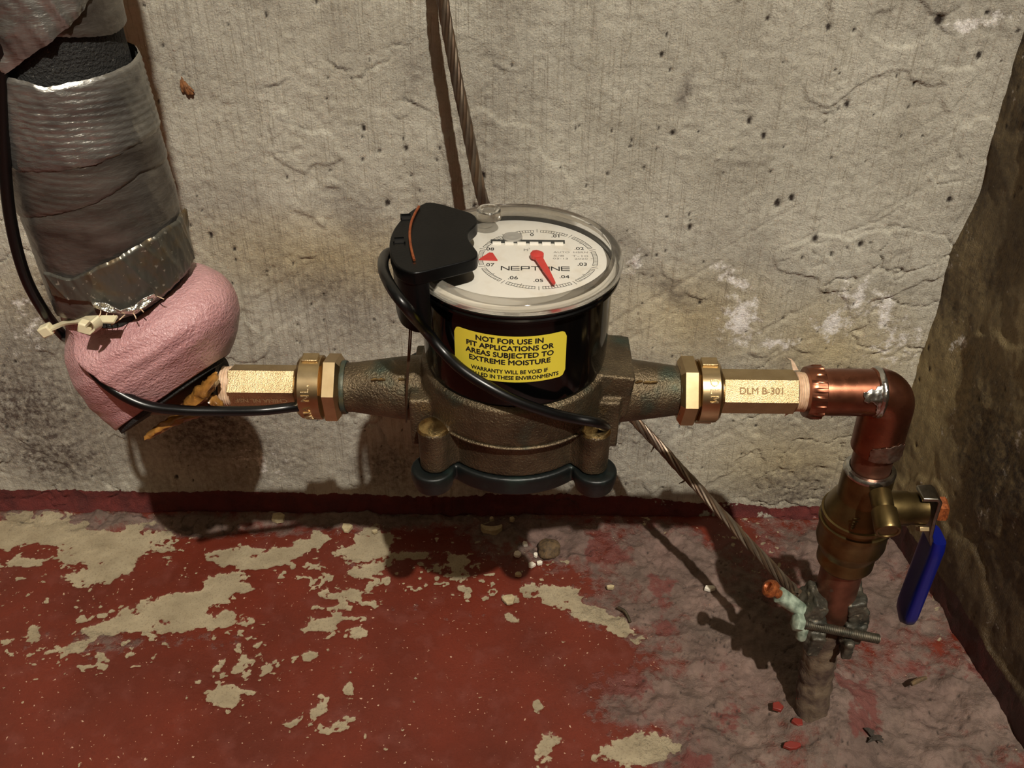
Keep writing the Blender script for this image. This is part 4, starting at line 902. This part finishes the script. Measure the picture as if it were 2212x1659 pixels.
# ------------------------------------------------------------------ insulated pipe at the left
XL = -.1977
def lprof(z):
    zs, rs = [.20, .337, .362, .391, .415, .438, .462, .485, .60, .8], [.0320, .0325, .0335, .0342, .0325, .0308, .0294, .0290, .0295, .0295]
    return np.interp(z, zs, rs)
def tape_band(name, up, low, off, mt_, parent, ridge=0., crinkle=0., th=(-pi, pi), n=180, m=46, seed=1, tilt=0.):
    """strip wound round the pipe between two edges surveyed on its front"""
    def edge(pl):
        if callable(pl): return pl
        A = []
        for px, py in pl:
            if py < -900: A.append((0, .8)); continue
            z = .4
            for _ in range(3): q = oncyl(px, py, XL, YP, lprof(z) + off); z = q[2]
            A.append((atan2(q[0] - XL, -(q[1] - YP)), z))
        A.sort(); a = np.array([p[0] for p in A]); z = np.array([p[1] for p in A])
        return lambda t: np.where(t > a[-1], z[-1] + (t - a[-1]) * (z[0] - z[-1]) / (2 * pi - (a[-1] - a[0])) , np.where(t < a[0], z[0] + (a[0] - t) * (z[-1] - z[0]) / (2 * pi - (a[-1] - a[0])), np.interp(t, a, z)))
    fu, fl_ = edge(up), edge(low); T = np.linspace(th[0], th[1], n)
    TT, K = np.meshgrid(T, np.linspace(0, 1, m), indexing='ij')
    zu, zl = fu(T)[:, None], fl_(T)[:, None]
    zl = zl + .0004 * fbm(T * 60, T * 0 + seed, seed, 3)[:, None]; zu = zu + .0003 * fbm(T * 50, T * 0, seed + 3, 2)[:, None]
    Z = zl + (zu - zl) * K
    r = lprof(Z) + off + .0005 * fbm(TT * 2, Z * 60, seed, 3)
    r += ridge * np.sin((Z + tilt * TT) * 2 * pi / .0030 + 2 * fbm(TT * 2, Z * 40, seed + 5, 2)) * sm(-.3, .2, fbm(TT * 1.5, Z * 30, seed + 9, 2))
    if crinkle:
        a_ = fbm(TT * 2.2 + Z * 14, Z * 46 + TT * 2.6, seed + 11, 3); b_ = fbm(TT * 6 - Z * 30, Z * 70 + TT * 5, seed + 13, 3); r += crinkle * (1.0 - np.sqrt(np.abs(a_) + .002) * 1.5) + crinkle * .35 * (.5 - np.abs(b_) * 2)
    cut = np.minimum(K, 1 - K); r -= off * .35 * np.exp(-(cut * m / 1.2) ** 2)
    x, y = XL + r * np.sin(TT), YP - r * np.cos(TT)
    return grid_object(name, np.stack([x, y, Z], -1).reshape(-1, 3), n, m, MAT[mt_], parent=parent, loc=(XL, YP, float(Z.mean())))
def make_left_pipe():
    t = thing('insulated_pipe', (XL, YP, .336), 'upright pipe wrapped in silver duct tape over black foam, at the upper left', 'pipe')
    n, m = 140, 160; T = np.linspace(-pi, pi, n); Z = np.linspace(.338, .80, m); TT, ZZ = np.meshgrid(T, Z, indexing='ij')
    r = lprof(ZZ) - .0012 + .0004 * fbm(TT * 10, ZZ * 300, 301, 3)
    grid_object('foam_tube', np.stack([XL + r * np.sin(TT), YP - r * np.cos(TT), ZZ], -1).reshape(-1, 3), n, m, MAT['foam_black'], parent=t, loc=(XL, YP, .5))
    tape_band('tape_strip', [(20, 466), (120, 461), (200, 441), (300, 374)], [(118, 678), (150, 688), (290, 681), (385, 606), (398, 596)], .0010, 'tape_dull', t, ridge=.00012, seed=11, crinkle=.0004, tilt=-.002)
    tape_band('tape_strip', [(20, 300), (100, 300), (300, 250)], [(30, 468), (120, 463), (200, 443), (302, 376)], .0020, 'tape_dull', t, ridge=.00016, seed=21, tilt=.004)
    tape_band('tape_strip', [(12, 166), (60, 178), (95, 190), (150, 180), (200, 170), (258, 150)], [(25, 372), (100, 373), (200, 358), (270, 330), (300, 310)], .0028, 'tape', t, ridge=.00022, crinkle=.0007, seed=31, tilt=.004)
    tape_band('tape_strip', [(10, -120), (100, -140), (240, -160)], [(20, 92), (125, 80), (240, 76)], .0010, 'tape_dull', t, crinkle=.0003, seed=41)
    tape_band('tape_strip', lambda q: .66 + 0 * q, [(8, 164), (50, 132), (100, 97), (140, 66), (170, 36), (200, -4), (235, -70)],   .0034, 'tape', t, crinkle=.0026, seed=51, m=110)
    tape_band('torn_patch', [(152, 604), (215, 575), (300, 530), (360, 492), (388, 470)], [(192, 652), (235, 672), (282, 681), (330, 655), (372, 622), (398, 598)], .0034, 'tape_dirty', t, crinkle=.0012, seed=61, th=(-.55, 1.9))
    # crumpled silver end of the patch with loose threads
    pts = [(200, 660), (232, 668), (262, 676), (290, 672), (312, 656), (336, 640)]
    mb = MB(); vs = []
    for i, (a, b) in enumerate(pts):
        for k, dy in enumerate((-9, -2, 5)):
            q = oncyl(a + (k - 1) * 3, b + dy * (1 + .5 * sin(i * 2.3)), XL, YP, .0378 + .0012 * ((i * 7 + k * 5) % 3)); vs.append(q)
    mb.add(vs, [(i * 3 + k, i * 3 + 3 + k, i * 3 + 4 + k, i * 3 + 1 + k) for i in range(len(pts) - 1) for k in range(2)])
    o = mb.build('crumpled_edge', 'foil', t); sd = o.modifiers.new('fine', 'SUBSURF'); sd.levels = sd.render_levels = 2; sd.subdivision_type = 'SIMPLE'
    so = o.modifiers.new('thickness', 'SOLIDIFY'); so.thickness = .0004
    mb = MB()
    for a, b, dx, dy in ((218, 668, -4, 16), (232, 674, -8, 14), (246, 678, -12, 20), (270, 680, -30, 22), (286, 674, 8, 14), (340, 640, 14, 6), (300, 664, 10, 10)):
        p, q = oncyl(a, b, XL, YP, .0372), oncyl(a + dx, b + dy, XL, YP, .0420); mid = (p + q) / 2 + V((.0010, -.0016, .0008)); mb.tube(smooth_path([p, mid, q], 5), .00028, 5)
    mb.build('loose_threads', 'ptfe', t)
    return t
make_left_pipe()
def make_foam():
    t = thing('pink_foam_wrap', onY(330, 860, YP), 'shiny pink foam wrap bulging round the pipe bend below the silver tape', 'insulation')
    # chords (left and right edge) of the wrap, from its open end upwards, with depth radius and slit angle
    CH_ = [((255, 930), (486, 764), .034, 72), ((226, 902), (498, 712), .0375, 90), ((192, 866), (502, 670), .0395, 108), ((162, 816), (484, 632), .0400, 127), ((146, 762), (440, 608), .0370, 147), ((144, 712), (392, 604), .0312, 164), ((136, 655), (366, 580), .0296, 176), ((122, 610), (350, 545), .0290, 180)]
    ctr = smooth_path([(onY(*l, YP) + onY(*r, YP)) / 2 for l, r, d, a in CH_], 7); half = smooth_path([(onY(*r, YP) - onY(*l, YP)) / 2 for l, r, d, a in CH_], 7)
    n = len(ctr); q = np.linspace(0, len(CH_) - 1, n)
    tl = sm(5.0, .3, q) * .44; FV = np.stack([0 * q, -np.cos(tl), np.sin(tl)], 1); dep = np.interp(q, range(len(CH_)), [c[2] for c in CH_]); slit = np.zeros(n)
    SL = smooth_path([(150, 716, 0), (162, 744, 0), (186, 778, 0), (222, 814, 0), (266, 842, 0), (316, 862, 0), (384, 872, 0), (440, 850, 0)], 12)[:, :2]
    def pix(P):
        d_ = P - CAM; z_ = d_ @ FWD; return np.array([1106 + FPX * (d_ @ RGT) / z_, 829.5 - FPX * (d_ @ UPV) / z_])
    for i in range(n):                                  # where the surveyed slit crosses each ring
        best = (1e9, 0)
        for a_ in np.linspace(radians(30), pi, 76):
            e_ = np.min(np.hypot(*(SL - pix(ctr[i] + half[i] * cos(a_) + FV[i] * dep[i] * sin(a_))).T)); best = min(best, (e_, a_))
        slit[i] = best[1] if best[0] < 14 else pi
    slit = np.convolve(np.pad(slit, 3, mode='edge'), np.ones(7) / 7, 'valid')
    def surf(name, a0, a1, na, off, seed, thick, flap):
        K = np.linspace(0, 1, na); pts = []
        for i in range(n):
            a = a0[i] + (a1[i] - a0[i]) * K; u = half[i]; ul = np.linalg.norm(u)
            bul = .0020 * fbm(a * 1.4 + 5, np.full_like(a, q[i] * .9), seed, 3) + .0003 * fbm(a * 24, np.full_like(a, q[i] * 8), seed + 4, 2)
            f = off + bul
            if flap:
                f = f + .0022 * np.exp(-((a - a0[i]) / .20) ** 2) * sm(.1, 2.0, q[i]) * sm(5.5, 4.5, q[i]); f = np.minimum(f, .0004) if q[i] > 5 else f; f = f - .003 * sm(4.7, 5.4, q[i]); f = f - .0015 * np.exp(-(q[i] / .35) ** 2)
            for aa, ff in zip(a, f): pts.append(ctr[i] + u * (1 + ff / ul) * cos(aa) + FV[i] * (dep[i] + ff) * sin(aa))
        o = grid_object(name, np.array(pts), n, na, MAT['foam_pink'], parent=t, loc=ctr[n // 2])
        so = o.modifiers.new('thickness', 'SOLIDIFY'); so.thickness = thick; so.offset = 0
        sd = o.modifiers.new('fine', 'SUBSURF'); sd.levels = sd.render_levels = 1
        return o
    surf('inner_layer', np.full(n, -pi), np.full(n, pi), 90, -.0042, 5, .003, False)
    surf('outer_flap', slit, np.full(n, -1.3), 72, .0002, 9, .0042, True)
    k = MB(); d = np.cross(half[0], (0, 1, 0)); d /= np.linalg.norm(d); d = d if d[2] < 0 else -d
    d = np.cross(half[0], FV[0]); d /= np.linalg.norm(d); d = d if d[2] < 0 else -d
    k.loft([[ctr[0] + half[0] * f * cos(a) + FV[0] * .034 * f * sin(a) + d * h for a in np.linspace(0, 2 * pi, 48, endpoint=False)] for f, h in ((.80, -.02), (.90, .0000), (.90, .0030), (.62, .0034))]); k.build('black_core', 'foam_black', t)
    return t
make_foam()
def make_sleeve():
    t = thing('pipe_sleeve', onY(400, 850, YP), 'brown pipe sleeve with crinkled golden film sticking out of the pink foam', 'insulation')
    k = MB(); x0, x1 = X_(330), X_(480)
    k.rev([(.0150, x0), (.0152, x1 - .001), (.0100, x1)], (0, YP, ZP - .0015), (1, 0, 0), n=48); k.build('sleeve', 'sleeve', t)
    k = MB(); k.rev([(.0145, x1 - .0035), (.0166, x1 - .0030), (.0166, x1 + .0005), (.0105, x1 + .0008)], (0, YP, ZP - .0010), (1, 0, 0), n=48, cap=(False, True)); k.build('end_ring', 'foam_black', t)
    def sheet(pts, w_, seed):
        mb = MB(); P = smooth_path(pts, 6); P, T, fr = frames(P); rings = []
        for i, (p, (a, b)) in enumerate(zip(P, fr)):
            f = i / (len(P) - 1); ww = w_ * (.35 + .65 * sin(pi * min(1, .12 + f * .8)))
            rings.append([p + (cos(q) * a * ww + sin(q) * b * ww * .6) * (1 + .55 * mnoise.noise(Vector((cos(q) * 2.6 + seed, sin(q) * 2.6, f * 9)))) for q in np.linspace(0, 2 * pi, 16, endpoint=False)])
        mb.loft(rings); return mb.build('golden_film', 'foam_gold', t, sharp=80)
    sheet([onY(318, 944, YP - .022), onY(352, 922, YP - .024), onY(392, 902, YP - .023), onY(440, 892, YP - .019)], .0042, 1)
    sheet([onY(402, 872, YP - .019), onY(432, 852, YP - .0195), onY(456, 828, YP - .017), onY(462, 812, YP - .012)], .0060, 2)
    sheet([onY(440, 856, YP - .018), onY(466, 868, YP - .017), onY(482, 876, YP - .015)], .0038, 3)
    return t
make_sleeve()
def cable_tie(head, ang, label, zc, tail):
    t = thing('cable_tie', head, label, 'cable tie', 'cream cable ties round the foam')
    k = MB(); k.box(head, (.0064, .0050, .0056), Matrix.Rotation(ang, 3, 'Y')); k.build('tie_head', 'nylon', t, bevel=.0008)
    k = MB(); pts = smooth_path([head] + tail, 6); P, T, fr = frames(pts)
    k.loft([[p + u * sx * .0022 + v * sy * .0005 for sx, sy in ((-1, -1), (1, -1), (1, 1), (-1, 1))] for p, (u, v) in zip(P, fr)]); k.build('strap', 'nylon', t)
    return t
h1 = onY(101, 713, YP - .022); cable_tie(h1, -.45, 'cream cable tie with square head sticking out left of the pink foam', 0, [h1 + V((.006, 0, .0025)), onY(150, 694, YP - .026), onY(200, 690, YP - .041), onY(250, 690, YP - .044)])
h2 = onY(186, 706, YP - .0455); cable_tie(h2, .35, 'cream cable tie lying on the pink foam under the tape, its loop open', 0, [h2 + V((.003, -.001, .003)), onY(204, 690, YP - .050), onY(212, 706, YP - .0495), onY(200, 718, YP - .049)])

# ------------------------------------------------------------------ chips and crumbs lying on the floor
def flat_chip(name, px, py, w_, d_, h_, mt_, label, cat, seed, z=.004, tilt=.12):
    rs = random.Random(seed); c = onZ(px, py, z); n = rs.choice((5, 6, 7)); a0 = rs.uniform(0, 6.28); mb = MB(); top, bot = [], []
    for i in range(n):
        a = a0 + 2 * pi * i / n + rs.uniform(-.25, .25); k = rs.uniform(.72, 1.05)
        top.append((c[0] + w_ * k * cos(a) * .97, c[1] + d_ * k * sin(a) * .97, c[2] + h_ * .6 + rs.uniform(-.0003, .0003) + tilt * w_ * sin(a) * .5)); bot.append((c[0] + w_ * k * cos(a), c[1] + d_ * k * sin(a), c[2] - .002))
    mb.loft([bot, top]); return tag(mb.build(name, mt_, bevel=.0003), label, cat, {'plaster_chip': 'plaster chips on the floor', 'paint_flake': 'red paint flakes on the floor'}.get(name))
CH = [(600, 1119, .0072, .0062, .0022, 'chip_cream', 'square cream plaster chip against the wall foot, below the left coupling'),
      (749, 1139, .0052, .0050, .0020, 'chip_cream', 'cream plaster chip near the wall, second from the left coupling'),
      (810, 1147, .0030, .0020, .0014, 'chip_cream', 'small cream chip in the meter shadow near the wall'),
      (1134, 1174, .0030, .0026, .0016, 'chip_white', 'white plaster chip farthest from camera in the white cluster below the meter'),
      (1117, 1196, .0040, .0034, .0016, 'chip_white', 'broad white plaster chip at the left of the white cluster below the meter'),
      (1157, 1198, .0026, .0024, .0016, 'chip_white', 'small white plaster chip beside the brown crumb below the meter'),
      (1149, 1220, .0036, .0030, .0016, 'chip_white', 'white plaster chip nearest the camera in the cluster below the meter'),
      (1166, 1215, .0030, .0020, .0014, 'chip_white', 'thin white sliver right of the nearest chip below the meter'),
      (1120, 1240, .0032, .0026, .0012, 'chip_cream', 'pinkish cream chip on red paint just before the white cluster'),
      (1534, 1270, .0058, .0030, .0020, 'chip_white', 'white oblong plaster chip left of the ground clamp'),
      (1098, 1293, .0070, .0050, .0010, 'chip_cream', 'flat cream chip on the red paint before the meter shadow'),
      (1319, 1268, .0045, .0020, .0016, 'chip_cream', 'narrow cream chip beside the dark streak right of the bare patch')]
for i, (px, py, w_, d_, h_, mt_, lab) in enumerate(CH): flat_chip('plaster_chip', px, py, w_, d_, h_, mt_, lab, 'chip', 40 + i)
def crescent():
    c = onZ(1062, 1136, .006); mb = MB(); top, bot = [], []
    for a in list(np.linspace(pi * 1.02, pi * 1.95, 9)): top.append((c[0] + .0095 * cos(a), c[1] + .0080 * sin(a)))
    for a in list(np.linspace(pi * 1.90, pi * 1.08, 8)): top.append((c[0] + .0088 * cos(a), c[1] + .0015 + .0038 * sin(a)))
    mb.prism(top, c[2] - .004, c[2] + .0022); tag(mb.build('plaster_chip', 'chip_cream', bevel=.0003), 'cream crescent shaped plaster chip against the wall foot below the meter', 'chip', 'plaster chips on the floor')
crescent()
flat_chip('plaster_chip', 1062, 1120, .0022, .0022, .0022, 'chip_cream', 'tiny pale chip just above the crescent shaped chip', 'chip', 90, z=.008)
flat_chip('plaster_chip', 1106, 1121, .0030, .0024, .0024, 'chip_cream', 'pale oval chip right of the crescent shaped chip', 'chip', 91, z=.008)
for px, py, lab, s in ((1681, 1526, 'red and white paint flake left of the pipe foot', 3), (1722, 1560, 'square red paint flake beside the pipe foot', 4), (1745, 1434, 'red paint flake under the ground clamp', 5), (1712, 1610, 'long red paint flake before the pipe foot', 6)):
    flat_chip('paint_flake', px, py, .0045 if s != 6 else .007, .0042 if s != 6 else .003, .0014, 'chip_red', lab, 'flake', s, z=.008)
def crumb(px, py, r, mt_, label, seed, flat=.7, name='crumb', cat='crumb', z=.004):
    bm = bmesh.new(); bmesh.ops.create_icosphere(bm, subdivisions=3, radius=r); c = onZ(px, py, z); mb = MB()
    for v in bm.verts: v.co *= 1 + .35 * mnoise.fractal(v.co * (1.1 / r) + Vector((seed, 0, 0)), 1., 2., 3)
    mb.add([(c[0] + v.co.x, c[1] + v.co.y, c[2] + v.co.z * flat) for v in bm.verts], [[v.index for v in f.verts] for f in bm.faces]); bm.free()
    return tag(mb.build(name, mt_, sharp=80), label, cat)
crumb(1185, 1186, .0095, 'chip_brown', 'brown mortar crumb beside the white chips below the meter', 1)
crumb(1625, 1080, .001, 'debris', 'dark speck at the wall foot left of the valve', 9, z=.02) if False else None
def debris_bit():
    c = onZ(1885, 1590, .007); mb = MB(); rs = random.Random(2)
    for k in range(7):
        a = rs.uniform(0, 6.28); d = V((cos(a) * .007, sin(a) * .006, rs.uniform(-.001, .003))); s0 = c + V((rs.uniform(-.003, .003), rs.uniform(-.003, .003), 0)); mb.tube([s0, s0 + d * .6 + V((0, 0, .001)), s0 + d], [.0016, .0012, .0005], 6)
    tag(mb.build('bark_scrap', 'debris'), 'dark shredded scrap on the grey floor at the lower right', 'scrap')
debris_bit()
def wall_plug():
    m_ = M('splintered_orange_wood', (150, 100, 58), .7, var=(300, (92, 58, 34)), spots=(500, (196, 150, 96), .6, .7), bump=(500, .6, .001))
    c = onY(403, 186, -.002); mb = MB(); rs = random.Random(5)
    for k in range(9):
        x0 = (k - 4) * .00075; p = c + V((x0 * 1.2 + .0006, rs.uniform(-.0012, .0002), -.004 + rs.uniform(-.0015, .001))); q = c + V((x0 * .5 - .0016, rs.uniform(-.0016, 0), .0062 - abs(k - 3) * .0009 + rs.uniform(-.001, .001)))
        mb.tube([p, (p + q) / 2 + V((.0003, -.0010, 0)), q], [.0007, .0010, .0003], 6)
    tag(mb.build('wood_plug', m_, sharp=60), 'orange brown splintered plug stuck in the wall beside the silver tape', 'plug')
wall_plug()
def sticks():
    p, q = onZ(1968, 1478, .010), onZ(2000, 1464, .010); mb = MB(); mb.tube([p, (p + q) / 2 + V((0, 0, .001)), q], [.0016, .0020, .0014], 8); tag(mb.build('wood_sliver', 'chip_brown'), 'short brown wood sliver on the grey floor by the right wall', 'sliver')
    p, q = onZ(1335, 1312, .004), onZ(1362, 1344, .004); mb = MB(); mb.tube(smooth_path([p, (p + q) / 2 + V((.001, .002, .0012)), q], 4), [.0011] * 9, 8); tag(mb.build('metal_pin', 'steel'), 'thin dull metal pin beside the bare patch on red floor', 'pin')
sticks()
